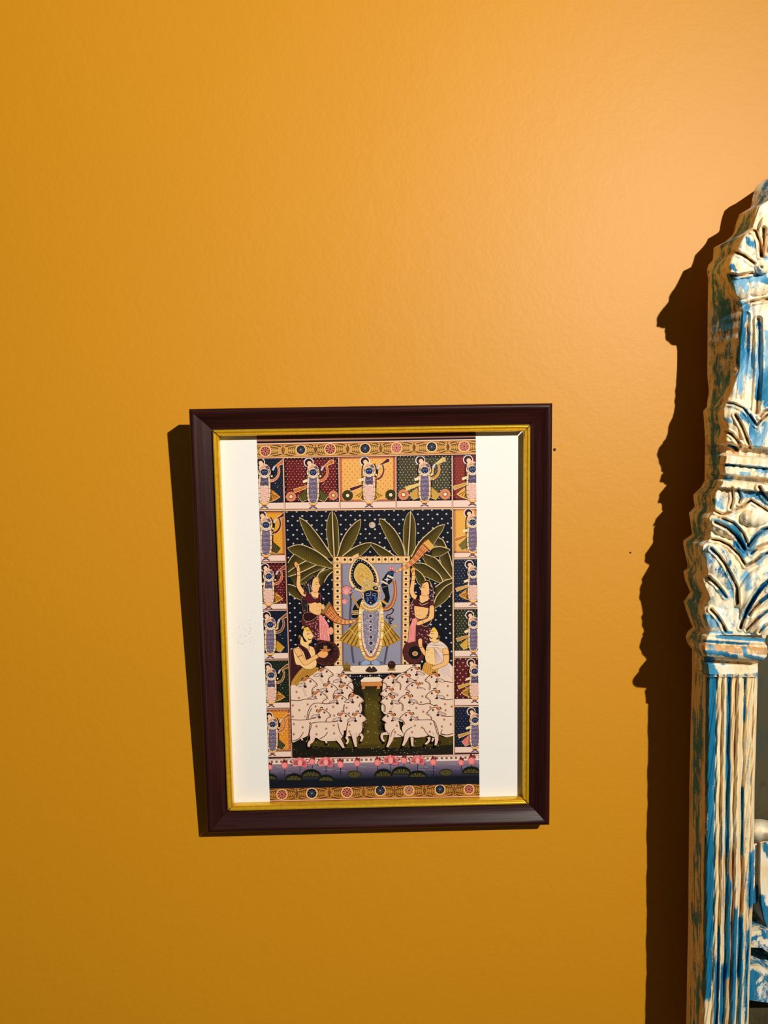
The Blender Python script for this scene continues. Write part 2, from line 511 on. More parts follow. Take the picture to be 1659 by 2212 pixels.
OR1, OR2, OCHR, GRN = (204, 104, 52), (216, 130, 66), (206, 152, 62), (74, 66, 22)
top_panel(0, (24, 28, 42), (96, 104, 120), [lambda: fig(571.3, 1094, 1, False, 'fan', (214, 120, 90), (206, 132, 44), OR1)], None, .8)
top_panel(1, (104, 26, 26), (224, 160, 140), [lambda: wheel(628.6, 1072.7, 10.6), lambda: wheel(720, 1070, 10.1), lambda: fig(676.3, 1094.3, 1, True, 'wing', (210, 104, 50), GRN, (204, 110, 44), (74, 50, 26))], (44, 16, 18), 1.15)
top_panel(2, (240, 172, 88), (178, 84, 40), [lambda: wheel(751, 1070.2, 11.8, True), lambda: wheel(844, 1069, 11.8, True), lambda: fig(797.3, 1091.4, 1, False, 'fan', (122, 44, 34), (230, 168, 74), (84, 24, 36))], (196, 104, 62), 1.25, (11, 6.2))
top_panel(3, (72, 62, 38), (206, 196, 180), [lambda: wheel(871.6, 1068.5, 11.6), lambda: wheel(961.5, 1067.5, 11.4), lambda: fig(917.3, 1089.6, 1, True, 'wing', (214, 136, 58), (208, 150, 62), (232, 190, 96), (222, 168, 88))], (40, 30, 26), 1.1)
top_panel(4, (136, 48, 38), (206, 126, 104), [lambda: fig(1020.4, 1088, 1, False, 'fan', OR1, (232, 168, 76), OCHR)], (96, 30, 32), .8)

yL = [1104, 1214.4, 1318, 1425.4, 1531.5, 1637]; pL = [1199, 1304, 1410.4, 1517.2, 1622.7]
yRr = [1098.6, 1206.8, 1314.8, 1420.5, 1526, 1628]; pR = [1193.7, 1300.7, 1404.8, 1509, 1613]
xL = lambda y: 613.8 + (y - 1104) * (16.6 / 532); xR = lambda y: 978.0 + (y - 1100) * (2.4 / 530)
def side_panel(right, i, bg, dcol, figs, inner=None, dr=.9, dd=(7.6, 5.6)):
    ys, ps = (yRr, pR) if right else (yL, pL)
    t, b, p = ys[i] + (2 if i else 1.6), ys[i + 1] - 2, ps[i]
    if right: x = [xR(t) + 2.6, 1040, 1040, xR(b) + 2.6]
    else: x = [550, xL(t) - 1.4, xL(b) - 1.4, 550]
    k = -.6 if right else .5
    panel((x[0], t + .4), (x[1], t - .4), (x[2], b - .4), (x[3], b + .4), (p + .4, p - .4), bg, dcol, figs, inner, dd, dr)

side_panel(0, 0, (232, 156, 44), (160, 92, 30), [lambda: fig(574.6, 1206.5, .985, True, 'wing', (92, 30, 32), (66, 52, 18), (80, 30, 28))], (190, 112, 52), .8)
side_panel(0, 1, (92, 26, 26), (214, 160, 146), [lambda: fig(580.6, 1311.5, .9, False, 'fan', (198, 82, 48), (206, 134, 52), (150, 50, 36))], (60, 16, 18))
side_panel(0, 2, (18, 24, 38), (56, 70, 86), [lambda: fig(583.8, 1418, .93, True, 'wing', (138, 66, 48), (200, 138, 34), (132, 74, 40), (204, 150, 76))])
side_panel(0, 3, (26, 32, 20), (108, 120, 88), [lambda: fig(585.8, 1523.5, .88, False, 'fan', (150, 84, 40), (196, 126, 40), (120, 66, 30))])
side_panel(0, 4, (226, 136, 34), (244, 200, 130), [lambda: fig(588.8, 1629, .87, True, 'wing', (186, 92, 66), (62, 54, 26), (190, 100, 40))], (176, 92, 48), 1.1)
side_panel(1, 0, (238, 170, 72), (204, 124, 50), [lambda: fig(1020.9, 1198.6, .95, True, 'wing', (120, 60, 30), (116, 96, 40), (190, 112, 40))], (214, 132, 80), .7)
side_panel(1, 1, (28, 32, 46), (158, 160, 170), [lambda: fig(1021.9, 1304.5, .9, False, 'fan', OCHR, (212, 142, 60), (214, 150, 70))])
side_panel(1, 2, (50, 48, 28), (200, 196, 170), [lambda: fig(1022.8, 1412, .88, True, 'wing', (206, 150, 58), (214, 158, 58), (196, 130, 56), (214, 160, 66))], (32, 32, 24))
side_panel(1, 3, (92, 30, 30), (220, 156, 138), [lambda: fig(1025.4, 1514.3, .87, False, 'fan', OCHR, (200, 142, 54), (206, 150, 60))], (60, 20, 22), 1.7, (12, 7.5))
side_panel(1, 4, (24, 28, 44), (140, 150, 170), [lambda: fig(1026, 1620.5, .88, True, 'wing', (190, 120, 60), (222, 112, 104), (200, 140, 70))], None, .8)

# keylines between the panels
A.z = z_pan + 14
pk = (238, 180, 148)
for i in range(1, 5):
    a = cols_t[i]; A.line([(a[0], Y_T(a[0])), (a[1], Y_B(a[0]) + 3)], 2.4, pk)
A.line([(553, Y_B(553) + 2.4), (1040, Y_B(1040) + 2.4)], 2.6, (242, 188, 140))
A.line([(xL(1104), 1103), (xL(1637), 1637)], 2.4, (196, 140, 110)); A.line([(xR(1100), 1099), (xR(1630), 1629)], 2.6, (240, 192, 140))
for y in yL[1:5]: A.line([(550, y + .6), (xL(y), y - .2)], 2.0, (226, 168, 140))
for y in yRr[1:5]: A.line([(xR(y), y + .3), (1045, y - .3)], 2.0, (240, 192, 150))

# ---- the middle scene
CEN = [(616.6, 1105.2), (975.8, 1100.4), (978.4, 1627.4), (632.6, 1635.6)]
zc0 = z_pan + 2
A.z = zc0
A.clip = CEN
A.poly(CEN, (15, 17, 26)); A.up()
rr = random.Random(5)
row = 0; y = 1105.5
while y < 1480:
    x = 599.5 + (10.4 if row % 2 else 0) + (y - 1105) * .03
    while x < 985:
        A.ell(x + rr.uniform(-1.2, 1.2), y + rr.uniform(-.8, .8) - (x - 620) * .0135, 2.25 * rr.uniform(.85, 1.1), 1.9 * rr.uniform(.85, 1.1), (196, 190, 196) if rr.random() < .85 else (206, 186, 160), 8)
        if rr.random() < .8: A.ell(x + 10.4, y + rr.uniform(-1, 1) - (x - 620) * .0135, .9, .7, (70, 74, 86), 5)
        x += 20.9
    y += 9.9; row += 1
A.ell(804, 1134, 7, 6.6, (214, 178, 150), 20)
A.up()
# meadow
A.poly([(620, 1470), (980, 1466), (980, 1640), (620, 1640)], [(30, 26, 14), (30, 26, 14), (34, 28, 18), (26, 22, 14)])
A.up()
A.poly(sm([(782, 1478), (824, 1476), (822, 1510), (824, 1560), (830, 1580), (975, 1590), (975, 1608), (810, 1616), (680, 1612), (680, 1600), (775, 1590), (786, 1560), (788, 1510)], True), (72, 58, 14))
A.up()
A.poly(sm([(790, 1520), (818, 1520), (816, 1580), (860, 1600), (800, 1608), (750, 1604), (792, 1580)], True), (88, 70, 18))
A.up()
A.poly([(782, 1477), (826, 1475), (822, 1506), (788, 1508)], [(30, 26, 14), (30, 26, 14), (74, 58, 16), (74, 58, 16)])
for k in range(190):
    x = rr.uniform(634, 975); yy = rr.uniform(1592, 1630) if rr.random() < .7 else rr.uniform(1490, 1600)
    if yy < 1592: x = rr.uniform(786, 824)
    A.ell(x, yy, rr.uniform(.5, 1.2), rr.uniform(.5, 1.0), (216, 196, 140) if rr.random() < .4 else (130, 112, 60), 5)
A.up()


# banana leaves
def leaf(rib, edg, dk=(34, 28, 10), lt=(104, 82, 22), rw=2.2, n=26):
    a = sm(rib, k=6); b = sm(edg, k=6)
    ra = lambda P, t: lerp(P[int(t * (len(P) - 1))], P[min(int(t * (len(P) - 1)) + 1, len(P) - 1)], t * (len(P) - 1) - int(t * (len(P) - 1)))
    for k in range(n):
        t0, t1 = k / n, (k + 1) / n
        p0, p1, q0, q1 = ra(a, t0), ra(a, t1), ra(b, t0), ra(b, t1)
        m0, m1 = lerp(p0, q0, .42), lerp(p1, q1, .42)
        A.poly([p0, p1, m1, m0], [dk, dk, lerp(dk, lt, .7), lerp(dk, lt, .7)])
        A.poly([m0, m1, q1, q0], [lerp(dk, lt, .7), lerp(dk, lt, .7), lt, lt])
    A.up()
    for k in range(1, n):
        p, q = ra(a, max(k / n - .02, 0)), ra(b, min(k / n + .03, 1))
        A.line([lerp(p, q, .2), lerp(p, q, .93)], .75, (36, 26, 8), .4)
    A.up()
    A.line(b, .95, (206, 180, 132)); A.line(a, rw * .7, (226, 186, 132), rw)
    A.up(-2)


def leaves(L):
    for l in L:
        leaf(*l); A.up(3)


leaves([
    ([(622, 1216), (630, 1203), (640, 1193)], [(622, 1240), (644, 1226), (662, 1211)]),
    ([(622, 1236), (640, 1223), (662, 1211)], [(622, 1246), (650, 1236), (684, 1220)]),
    ([(625, 1245), (648, 1237), (684, 1220)], [(636, 1262), (668, 1258), (704, 1226)]),
    ([(684, 1246), (692, 1235), (706, 1224)], [(640, 1262), (670, 1240), (706, 1225)]),
    ([(622, 1262), (640, 1268), (656, 1290)], [(623, 1279), (636, 1290), (652, 1297)]),
    ([(700, 1258), (708, 1244), (719, 1234)], [(690, 1268), (688, 1240), (717, 1226)]),
    ([(646.3, 1117.5), (663, 1127.6), (680, 1147), (697, 1170), (719, 1204)], [(646.3, 1117.5), (650, 1131.5), (656, 1146), (663, 1161), (677, 1183), (708, 1206)]),
    ([(621.4, 1183.5), (637, 1177.7), (652, 1177), (666, 1181.6), (685, 1191), (700, 1202), (719, 1219)], [(621.4, 1184), (629, 1193), (641.6, 1200), (658, 1209.6), (675, 1217), (690, 1221.6), (719, 1228)]),
    ([(717.5, 1104), (719, 1150), (722, 1203)], [(713.5, 1106), (707, 1125), (705.5, 1150), (708, 1170), (712, 1192), (720, 1203)]),
    ([(718, 1104), (719.6, 1150), (722.4, 1203)], [(721.5, 1107), (728.5, 1123), (731.5, 1150), (732, 1180), (731, 1195), (727, 1203)]),
    ([(779, 1121.5), (766, 1130), (750, 1148), (738, 1170), (729, 1201)], [(779.5, 1122), (779, 1134), (774, 1152), (766, 1170), (757, 1185), (738, 1203)]),
    ([(803, 1172.5), (790, 1173), (770, 1180), (755, 1189), (740, 1201)], [(803, 1174), (797, 1183), (785, 1195), (777, 1201), (760, 1203)]),
    ([(803, 1172.5), (815, 1177), (835, 1188), (851, 1200)], [(801, 1178), (812, 1191), (822, 1201), (840, 1203)]),
    ([(818.6, 1120.6), (828, 1122), (838, 1130), (850, 1142), (861.5, 1158.7), (870.6, 1179), (875, 1200)], [(818.6, 1121), (822, 1134), (832, 1155), (845, 1180), (850, 1189), (862, 1202)]),
    ([(886.7, 1103), (884.5, 1150), (881, 1201)], [(884, 1106), (877, 1117), (872, 1137), (871, 1160), (873, 1180), (878, 1199)]),
    ([(887, 1103), (885, 1150), (881.4, 1201)], [(888, 1106), (895, 1121), (898, 1143), (897, 1165), (896, 1188), (887, 1201)]),
    ([(947, 1161), (957, 1167), (965, 1184)], [(937, 1176), (948, 1182), (962, 1186)]),
    ([(967, 1191), (972, 1203), (978, 1228)], [(949, 1203), (956, 1226), (976, 1250)]),
    ([(918, 1197), (940, 1205), (955, 1222), (977, 1250)], [(912, 1204), (925, 1225), (940, 1245), (975, 1254)]),
    ([(972.5, 1187), (962, 1183), (950, 1180.5), (936, 1182)], [(972, 1188), (962, 1195), (950, 1201), (930, 1203)]),
    ([(961, 1132.5), (945, 1137), (926, 1151), (905, 1172), (888, 1203)], [(960, 1133), (956, 1145), (945, 1162), (937, 1174), (915, 1195), (897, 1207)]),
    ([(898, 1216), (915, 1217), (935, 1228), (950, 1242), (958, 1259)], [(890, 1222), (905, 1240), (925, 1248), (945, 1257), (958, 1259.5)]),
    ([(897, 1228), (910, 1238), (918, 1250), (924, 1264)], [(896, 1240), (901, 1256), (908, 1264), (920, 1268)]),
    ([(979, 1249), (960, 1254), (940, 1268)], [(978, 1260), (962, 1272), (940, 1290)]),
    ([(979, 1257), (960, 1268), (943, 1288), (937, 1304)], [(978, 1275), (966, 1293), (951, 1306), (938, 1314)]),
])
A.up()

# ---- the shrine
sh_o = (236, 180, 112)
A.poly([(719, 1202), (886, 1200.5), (885, 1318), (883, 1436), (722, 1440), (720, 1320)], sh_o); A.up()
A.poly([(737, 1217), (869.5, 1216), (868, 1436), (740, 1437)], (112, 92, 100)); A.up()
A.poly([(740, 1219), (866.5, 1218), (865, 1436), (743, 1437)], [(150, 138, 148), (162, 148, 154), (150, 142, 154), (128, 124, 138)]); A.up()
for k in range(70):
    A.ell(rr.uniform(742, 864), rr.uniform(1221, 1432), .9, .6, (118, 112, 130), 5)
sq = []
for yy in (1208, 1221.5, 1235.5, 1249, 1263, 1276, 1288.5, 1301.5, 1314.5, 1327.5, 1340, 1352, 1363.5, 1377, 1392, 1407, 1419, 1432): sq.append((729 + (yy - 1208) * .006, yy))
for xx in (745, 757.5, 770, 793, 805.5, 818.7, 832.5, 846, 860): sq.append((xx, 1208.6 - (xx - 745) * .006))
for yy in (1208, 1222.5, 1237, 1250, 1262, 1275.5, 1288.5, 1300, 1313, 1325, 1337.5, 1349.5, 1362.5, 1375.5, 1386.5, 1398, 1410, 1422, 1432): sq.append((877.4 - (yy - 1208) * .012, yy))
for k, (xx, yy) in enumerate(sq):
    vert = xx < 735 or xx > 870
    A.poly([(xx - 5.2, yy - 5), (xx + 5.2, yy - 5), (xx + 5.2, yy + 5), (xx - 5.2, yy + 5)], (246, 200, 136))
    if vert: A.line([(xx - 8, yy + 6.4), (xx + 8, yy + 6.4)], .8, (170, 104, 60))
    else: A.line([(xx + 6.4, yy - 8), (xx + 6.4, yy + 8)], .8, (190, 124, 72))
    A.up(); A.ell(xx, yy, 2.9, 3.0, (38, 14, 18), 8); A.up(); A.ell(xx + .3, yy + .3, 1.1, 1.2, (150, 40, 30) if k % 3 == 0 else (110, 70, 70), 6); A.up(-2)
for P in ([(719.6, 1202), (721, 1320), (723, 1438)], [(736.4, 1217), (738, 1330), (740, 1436)], [(870, 1217), (869, 1436)], [(885.6, 1201), (883.4, 1434)], [(719, 1216.6), (737, 1217)], [(719, 1202.4), (886, 1200.9)]):
    A.line(P, .9, (150, 84, 52))
A.up(3)
# altar ledge with vessels, stool
A.poly([(700, 1438), (908, 1433.5), (908, 1453), (700, 1457)], (243, 210, 176)); A.up()
A.line([(700, 1438.2), (908, 1433.8)], 1, (60, 30, 26)); A.line([(700, 1455), (908, 1451)], .9, (150, 96, 70)); A.line([(700, 1457.5), (908, 1453.5)], 2.2, (26, 14, 16))
A.poly([(739, 1441), (749, 1427.5), (759, 1441)], (150, 108, 40)); A.poly([(741, 1441), (757, 1441), (756, 1446), (761, 1450), (737, 1450), (742, 1446)], (124, 84, 40))
A.poly(sm([(789, 1449), (796, 1440), (800, 1439), (802, 1443), (806, 1439), (810, 1441), (815, 1449), (802, 1452)], True), (60, 42, 30))
A.ell(846, 1436, 8.6, 9.2, (58, 26, 22), 18); A.poly([(840, 1443), (852, 1443), (855, 1448), (836, 1448)], (150, 112, 56))
A.up()
A.line([(742, 1445.6), (757, 1445.6)], .8, (70, 44, 20)); A.line([(745, 1437), (753, 1437)], .7, (90, 60, 24)); A.ell(843, 1433, 2, 2, (120, 70, 60), 6)
for k in range(14):
    A.ell(757 + k * 5.2, 1461 - k * .1, 1.0, 1.2, (150, 140, 140), 5)
    A.ell(768 + k * 2, 1474 + (k % 4) * 2.2, .8, .8, (140, 132, 132), 5)
A.poly([(779, 1469), (787, 1462.5), (820, 1462), (827, 1468), (826, 1472), (780, 1473)], (246, 214, 180)); A.poly([(780, 1472.5), (826, 1471.5), (825, 1481), (781, 1482)], (214, 130, 62))
for xx in (783, 815): A.poly([(xx, 1481), (xx + 5, 1481), (xx + 6, 1487), (xx - 2, 1488)], (206, 126, 62))
A.line([(780, 1473), (826, 1472)], .8, (120, 60, 34))
A.up()

# ---- the central deity
GOLD = (206, 154, 62); GDK = (104, 62, 18); CRM = (250, 214, 150)
for sg, P in ((-1, [(757, 1270), (758, 1300), (756, 1335), (758, 1380), (764, 1432)]), (1, [(842, 1330), (840, 1370), (836, 1400), (830, 1434)])):
    A.line(sm(P), 4.5, (84, 76, 88)); A.line(sm([(762, 1272), (768, 1268)]), 3, (84, 76, 88))
A.poly([(761, 1201), (774.5, 1194.5), (775, 1207), (766, 1207)], (240, 184, 118))
halo = sm([(775, 1203), (790, 1208), (804, 1219), (814, 1234), (818.5, 1250), (817, 1262), (800, 1280), (772, 1276), (761, 1268), (754, 1254), (753.5, 1240), (757, 1224), (765, 1210)], True)
A.poly(halo, (244, 200, 140)); A.up()
A.edge(halo, .8, (140, 76, 50))
hb = sm([(775, 1206.5), (788, 1211.5), (800, 1221), (810, 1236), (813.5, 1250), (812, 1260), (800, 1275), (774, 1272), (764, 1262), (758, 1250), (758, 1238), (761, 1224), (767.5, 1212)], True)
A.poly(hb, (24, 22, 22)); A.up()
for k in range(0, len(hb), 2):
    p = lerp(hb[k], (784, 1244), .085); A.ell(p[0], p[1], 1.15, 1.15, (190, 180, 170), 6)
hg = sm([(777, 1216.5), (788, 1220), (798, 1229), (805, 1242), (806.5, 1252), (803, 1262), (790, 1268), (776, 1262), (767, 1250), (765, 1240), (768, 1228)], True)
A.poly(hg, (218, 168, 82)); A.up(); A.edge(hg, .9, (246, 206, 140))
for k in range(60):
    t = rr.uniform(0, 6.28); q = math.sqrt(rr.random()) * .8
    x, yy = 785.5 + 17 * q * math.cos(t) + 2 * q * math.sin(t), 1242 + 23 * q * math.sin(t)
    A.ring(x, yy, 1.5, .6, (168, 104, 40) if k % 3 else (246, 206, 120), rr.uniform(0, 180), rr.uniform(200, 330), 5)
A.up()
# lotus in the hand
for cx_, cy_, s_ in ((749, 1276, 1.0), (745, 1299, .62)):
    for k, a in enumerate((-150, -120, -95, -65, -35, 160, 20)):
        x2, y2 = cx_ + 14 * s_ * math.cos(R_(a)), cy_ + 13 * s_ * math.sin(R_(a))
        A.line([(cx_, cy_ + 6 * s_), lerp((cx_, cy_), (x2, y2), .62), (x2, y2)], 7.5 * s_, (232, 122, 116) if k % 2 else (240, 144, 134), .8)
        A.up(); A.line([lerp((cx_, cy_), (x2, y2), .8), (x2, y2)], 3.4 * s_, (140, 30, 40), .6); A.up(-1)
    A.up(); A.ell(cx_ - 1, cy_ + 1, 5.5 * s_, 7 * s_, (242, 158, 146), 12); A.up(-1)
A.line(sm([(753, 1283), (758, 1289), (762, 1292)]), 1.2, (70, 66, 80))
# arms
A.poly(sm([(783, 1292), (774, 1296), (766, 1306), (761, 1320), (760, 1333), (773, 1333), (777, 1316), (784, 1306)], True), (16, 15, 17))
A.poly(sm([(824, 1261), (836, 1262), (840, 1278), (842, 1292), (837, 1303), (828, 1312), (822, 1302), (832, 1290), (827, 1275)], True), (16, 15, 17))
A.poly(sm([(838, 1235), (850, 1233), (849, 1247), (845, 1258), (836, 1262), (824, 1256), (829, 1247)], True), (18, 18, 22))
A.up()
A.line([(759.5, 1287), (767, 1299), (775, 1313)], 4.4, (196, 144, 70)); A.line([(760.5, 1288), (775, 1312)], .7, (90, 50, 24))
for yy in (1319, 1322.5, 1326): A.line([(760.5, yy + .8), (774, yy - .3)], 2.1, (232, 184, 116))
A.line([(824.5, 1296), (836.5, 1305)], 5.2, (214, 160, 84)); A.line([(826, 1295.4), (836.5, 1303)], .8, (110, 60, 30))
A.line([(823.5, 1254.5), (837, 1261)], 3.6, (232, 204, 170)); A.line([(836.5, 1243), (849.5, 1248.5)], 4.2, (240, 214, 180)); A.line([(837, 1244), (849, 1249)], .7, (120, 80, 60))
A.poly([(836, 1245), (837.5, 1250), (844, 1251.5), (837.5, 1253), (836, 1258), (834.5, 1253), (829, 1251), (834.5, 1250)], (210, 206, 216))
A.poly([(838, 1234), (851, 1234), (850, 1243), (836.5, 1240)], (34, 54, 92))
for k in range(4): A.line([(840 + 2.7 * k, 1234), (839 + 2.8 * k, 1242)], .8, (110, 140, 180))
A.ell(845, 1228, 5, 4.4, (226, 76, 76), 12); A.up(); A.ell(843, 1227, 1.8, 2.6, (248, 160, 150), 8); A.ell(847.4, 1227.5, 1.6, 2.4, (250, 176, 160), 8)
A.line([(826, 1268), (835, 1266.6)], .8, (190, 190, 196))
A.up()
# big scarf: falling loop, both horns
hc, hk, hd = (190, 92, 40), (236, 160, 84), (116, 46, 18)
loop = sm([(828, 1316), (838, 1314), (847, 1305), (852.5, 1290), (854, 1272), (851, 1253)])
A.line(loop, 9.2, hd, 6); A.up(); A.line(loop, 7.4, hc, 4.6); A.up()
A.line([(p[0] + .4, p[1] + 1.6) for p in loop], 1.3, hk); 
for p in loop[::2]: A.ell(p[0], p[1], .9, .9, (250, 214, 160), 6)
up_ = sm([(851, 1236), (862, 1231), (880, 1222), (898, 1206), (912, 1188), (926, 1174)])
A.line(up_, 1.5, hd, 23); A.up(); A.line(up_, .8, hc, 20.5); A.up()
lf = sm([(774, 1336), (760, 1342), (744, 1343), (728, 1337), (716, 1326), (705, 1313)])
A.line(lf, 3, hd, 28); A.up(); A.line(lf, 1.6, hc, 25); A.up()
for P, sp in ((up_, .46), (lf, .46)):
    n = len(P)
    for off in (-.34, -.12, .1, .32):
        Q = []
        for k in range(2, n):
            a, b = P[max(k - 1, 0)], P[min(k + 1, n - 1)]; m = math.hypot(b[0] - a[0], b[1] - a[1])
            wd = (1 + 23 * k / n) * off * 1.9 / 2 * 1.1
            Q.append((P[k][0] - (b[1] - a[1]) / m * wd, P[k][1] + (b[0] - a[0]) / m * wd))
        for k in range(0, len(Q) - 2, 2): A.line([Q[k], Q[k + 1]], .8, (248, 196, 130), 1.8)
        for k in range(1, len(Q) - 2, 2): A.line([Q[k], Q[k + 1]], .7, hk)
A.up()
A.poly([(924.3, 1164), (938.5, 1181), (929.5, 1189), (916, 1174.5)], (226, 164, 78)); A.line([(915, 1176), (928.5, 1190.5)], 1.4, hd); A.line([(913, 1178), (926, 1192)], .9, (246, 190, 110))
A.poly([(715, 1304), (697, 1326.5), (692.5, 1322), (711, 1299.5)], (150, 108, 52)); A.line([(716, 1305.5), (698, 1328)], 1.4, hd)
A.up()
# fan skirts
for P, lines_ in (([(774, 1338), (752, 1358), (733, 1380), (745, 1388), (760, 1394), (779, 1398)], ((772, 1345, 741, 1384), (773, 1352, 750, 1389), (775, 1360, 758, 1393), (776, 1372, 766, 1396), (776, 1340, 736, 1379))),
                  ([(829, 1337), (848, 1356), (866, 1380), (852, 1388), (838, 1394), (822, 1397)], ((830, 1345, 858, 1383), (829, 1352, 850, 1388), (828, 1360, 842, 1392), (826, 1372, 834, 1395), (830, 1339, 863, 1379)))):
    A.poly(P, (196, 146, 54)); A.up()
    for x0, y0, x1, y1 in lines_: A.line([(x0, y0), (x1, y1)], 1.2, GDK, 2.6)
    A.up()
    for x0, y0, x1, y1 in lines_[:4]:
        p = lerp((x0, y0), (x1, y1), .74); A.ring(p[0] + 2, p[1] - 2, 1.7, .8, (60, 36, 20), 0, 300, 6)
    A.line(P[2:], 1.6, (176, 116, 44)); A.line([lerp(P[0], P[1], .9), lerp(P[0], P[4], .55), lerp(P[-1], P[0], .42)], 1.4, (232, 184, 100))
    A.up(-2)
A.up(2)
# black cord and little cone
A.line(sm([(829, 1319), (838, 1318), (846, 1314), (850, 1318), (845, 1325), (836, 1329), (835, 1334), (844, 1335), (850, 1337), (843, 1343), (846, 1347)]), 2.2, (30, 26, 28))
A.poly([(852, 1345), (856, 1351), (861, 1353), (853, 1355.5), (846, 1353), (850, 1350)], (206, 150, 80))
for x, yy in ((835, 1322), (838, 1325), (843, 1330), (848, 1331)): A.ell(x, yy, 1.6, 1.1, (216, 96, 96), 6)
# robe, garland
A.poly(sm([(781, 1316), (822, 1316), (825, 1345), (823, 1376), (816, 1402), (808, 1416), (801, 1421), (793, 1416), (785, 1402), (779, 1376), (778, 1345)], True), (186, 108, 56)); A.up()
A.poly(sm([(783, 1316), (820, 1316), (822, 1345), (820.5, 1376), (814, 1400), (807, 1413), (801, 1417), (794, 1413), (787, 1400), (781.5, 1376), (780.5, 1345)], True), (240, 204, 176)); A.up()
rb = sm([(786, 1317), (816, 1317), (817.5, 1345), (816, 1376), (810, 1398), (805, 1408), (801, 1411), (796, 1408), (791, 1398), (786, 1376), (784.5, 1345)], True)
A.poly(rb, (140, 124, 132)); A.up()
for k in range(0, 46):
    for sg in (-1, 1):
        t = k / 46; yy = 1320 + 94 * t; wx = 20.6 if t < .55 else 20.6 * math.sqrt(max(1 - ((t - .55) / .46) ** 2, .02))
        if k % 2 == 0: A.ell(801.2 + sg * (wx - 1.2), yy, 1.2, .8, (170, 70, 44), 5)
        if k % 6 == 3: A.ell(801.2 + sg * (wx - 4.8), yy, 1.1, 1.3, (40, 24, 30), 6)
for k in range(150):
    x = rr.uniform(786, 816); yy = rr.uniform(1319, 1405)
    if abs(x - 801) < 15 * (1 if yy < 1375 else 1 - (yy - 1375) / 40): A.ell(x, yy, .8, .6, (202, 190, 196) if k % 2 else (88, 74, 84), 5)
for k in range(70):
    x = rr.uniform(787, 815); yy = rr.uniform(1320, 1402)
    if abs(x - 801) < 14 * (1 if yy < 1375 else 1 - (yy - 1375) / 40): A.ring(x, yy, 1.6, .55, (206, 194, 198), rr.uniform(0, 360), rr.uniform(380, 560), 5)
A.up()
for yy, r0 in ((1330, 3.0), (1342, 2.6), (1354, 2.4), (1360, 2.2), (1375.5, 3), (1388.5, 3.6), (1407, 2.9)):
    A.ring(800.6 + (yy - 1330) * .012, yy, r0 + 1.2, .9, (214, 200, 206), 0, 360, 14); A.ell(800.6 + (yy - 1330) * .012, yy, r0, r0, (34, 20, 28), 10)
A.up()
for yy, r0 in ((1330, 3.0), (1342, 2.6), (1375.5, 3), (1388.5, 3.6), (1407, 2.9)): A.ell(801, yy, .9, .9, (170, 90, 90), 6)
for P in ([(785, 1296), (779, 1315), (777, 1345), (777.5, 1375), (781, 1399), (788, 1416)], [(819, 1296), (824, 1315), (826, 1345), (824.5, 1375), (821, 1399), (814, 1416)]):
    g = sm(P, k=5); A.line(g, 6.2, (244, 206, 124), 5.2); A.up()
    for k in range(0, len(g) - 1, 2): A.line([g[k], g[k + 1]], 5.6, (240, 178, 76) if k % 4 == 0 else (252, 226, 170))
    A.up()
    for k in range(1, len(g) - 2, 3): A.line([(g[k][0] - 3.2, g[k][1]), (g[k][0] + 3.2, g[k][1] - .4)], 1.1, (90, 96, 40) if k % 2 else (120, 60, 30))
    A.up(-2)
A.up(3)
A.poly(sm([(788, 1416), (801, 1421), (814, 1416), (811, 1424), (801, 1427), (790, 1424)], True), (240, 176, 90))
for P in ([(777, 1435), (782, 1428), (792, 1424), (801, 1429), (800, 1434), (790, 1436)], [(826, 1435), (820, 1428), (811, 1424), (801, 1429), (802, 1434), (812, 1436)]):
    A.poly(sm(P, True), (150, 160, 184)); A.up(); A.edge(sm(P, True), .9, (50, 52, 70)); A.up(-1)
for x in (776, 780, 821, 825): A.line([(x, 1428), (x, 1436)], 1.6, (44, 44, 54))
A.up(2)
# necklaces
for k, (c, wd) in enumerate((((206, 154, 70), 3.4), ((252, 216, 150), 2.2), ((226, 150, 80), 2.6), ((244, 210, 170), 2.2))):
    A.ring(801.5, 1292, 25 - 2.8 * k, wd, c, 28, 152, 16, 27 - 3.0 * k)
for k in range(13):
    a = R_(30 + 10 * k); A.ell(801.5 + 22 * math.cos(a), 1292 + 22 * math.sin(a), .9, .9, (150, 70, 40), 5)
A.up()
# turban and face
A.poly(sm([(784, 1279), (782.5, 1270), (785, 1259), (790, 1253), (804, 1257), (815, 1262), (821, 1272), (819, 1280), (802, 1277)], True), (206, 166, 92)); A.up()
for k in range(34): A.ell(rr.uniform(786, 806), rr.uniform(1258, 1274), 1.0, .8, (246, 214, 140) if k % 2 else (140, 90, 40), 5)
A.line(sm([(786, 1256), (790, 1252), (804, 1256), (817, 1263)]), 1.6, (244, 200, 160)); A.line(sm([(792, 1251), (806, 1256), (820, 1259)]), 1.0, (150, 50, 50))
A.ell(811, 1270, 6.2, 4.2, (26, 22, 28), 12, .4); A.up(); A.ell(811.5, 1269.6, 2.4, 1.6, (220, 214, 214), 8); A.ell(811.5, 1269.6, .8, .8, (30, 20, 20), 6)
for sg in (-1, 1):
    for k in range(6): A.ell(801.4 + sg * (18.5 + (k % 2) * 1.6), 1266 + 4.4 * k, 1.9, 1.9, (226, 130, 116) if k % 2 else (244, 206, 170), 7)
    A.ell(801.4 + sg * 17.4, 1287, 2.4, 6.2, (240, 190, 130), 10); A.up(); A.ell(801.4 + sg * 17.4, 1287, .9, 3.6, (120, 60, 40), 8); A.up(-1)
A.up()
face = sm([(787.5, 1278), (801, 1274.5), (815, 1278), (815.5, 1290), (812, 1300), (801.5, 1306), (791, 1300), (787, 1290)], True)
A.poly(face, (16, 22, 44)); A.up()
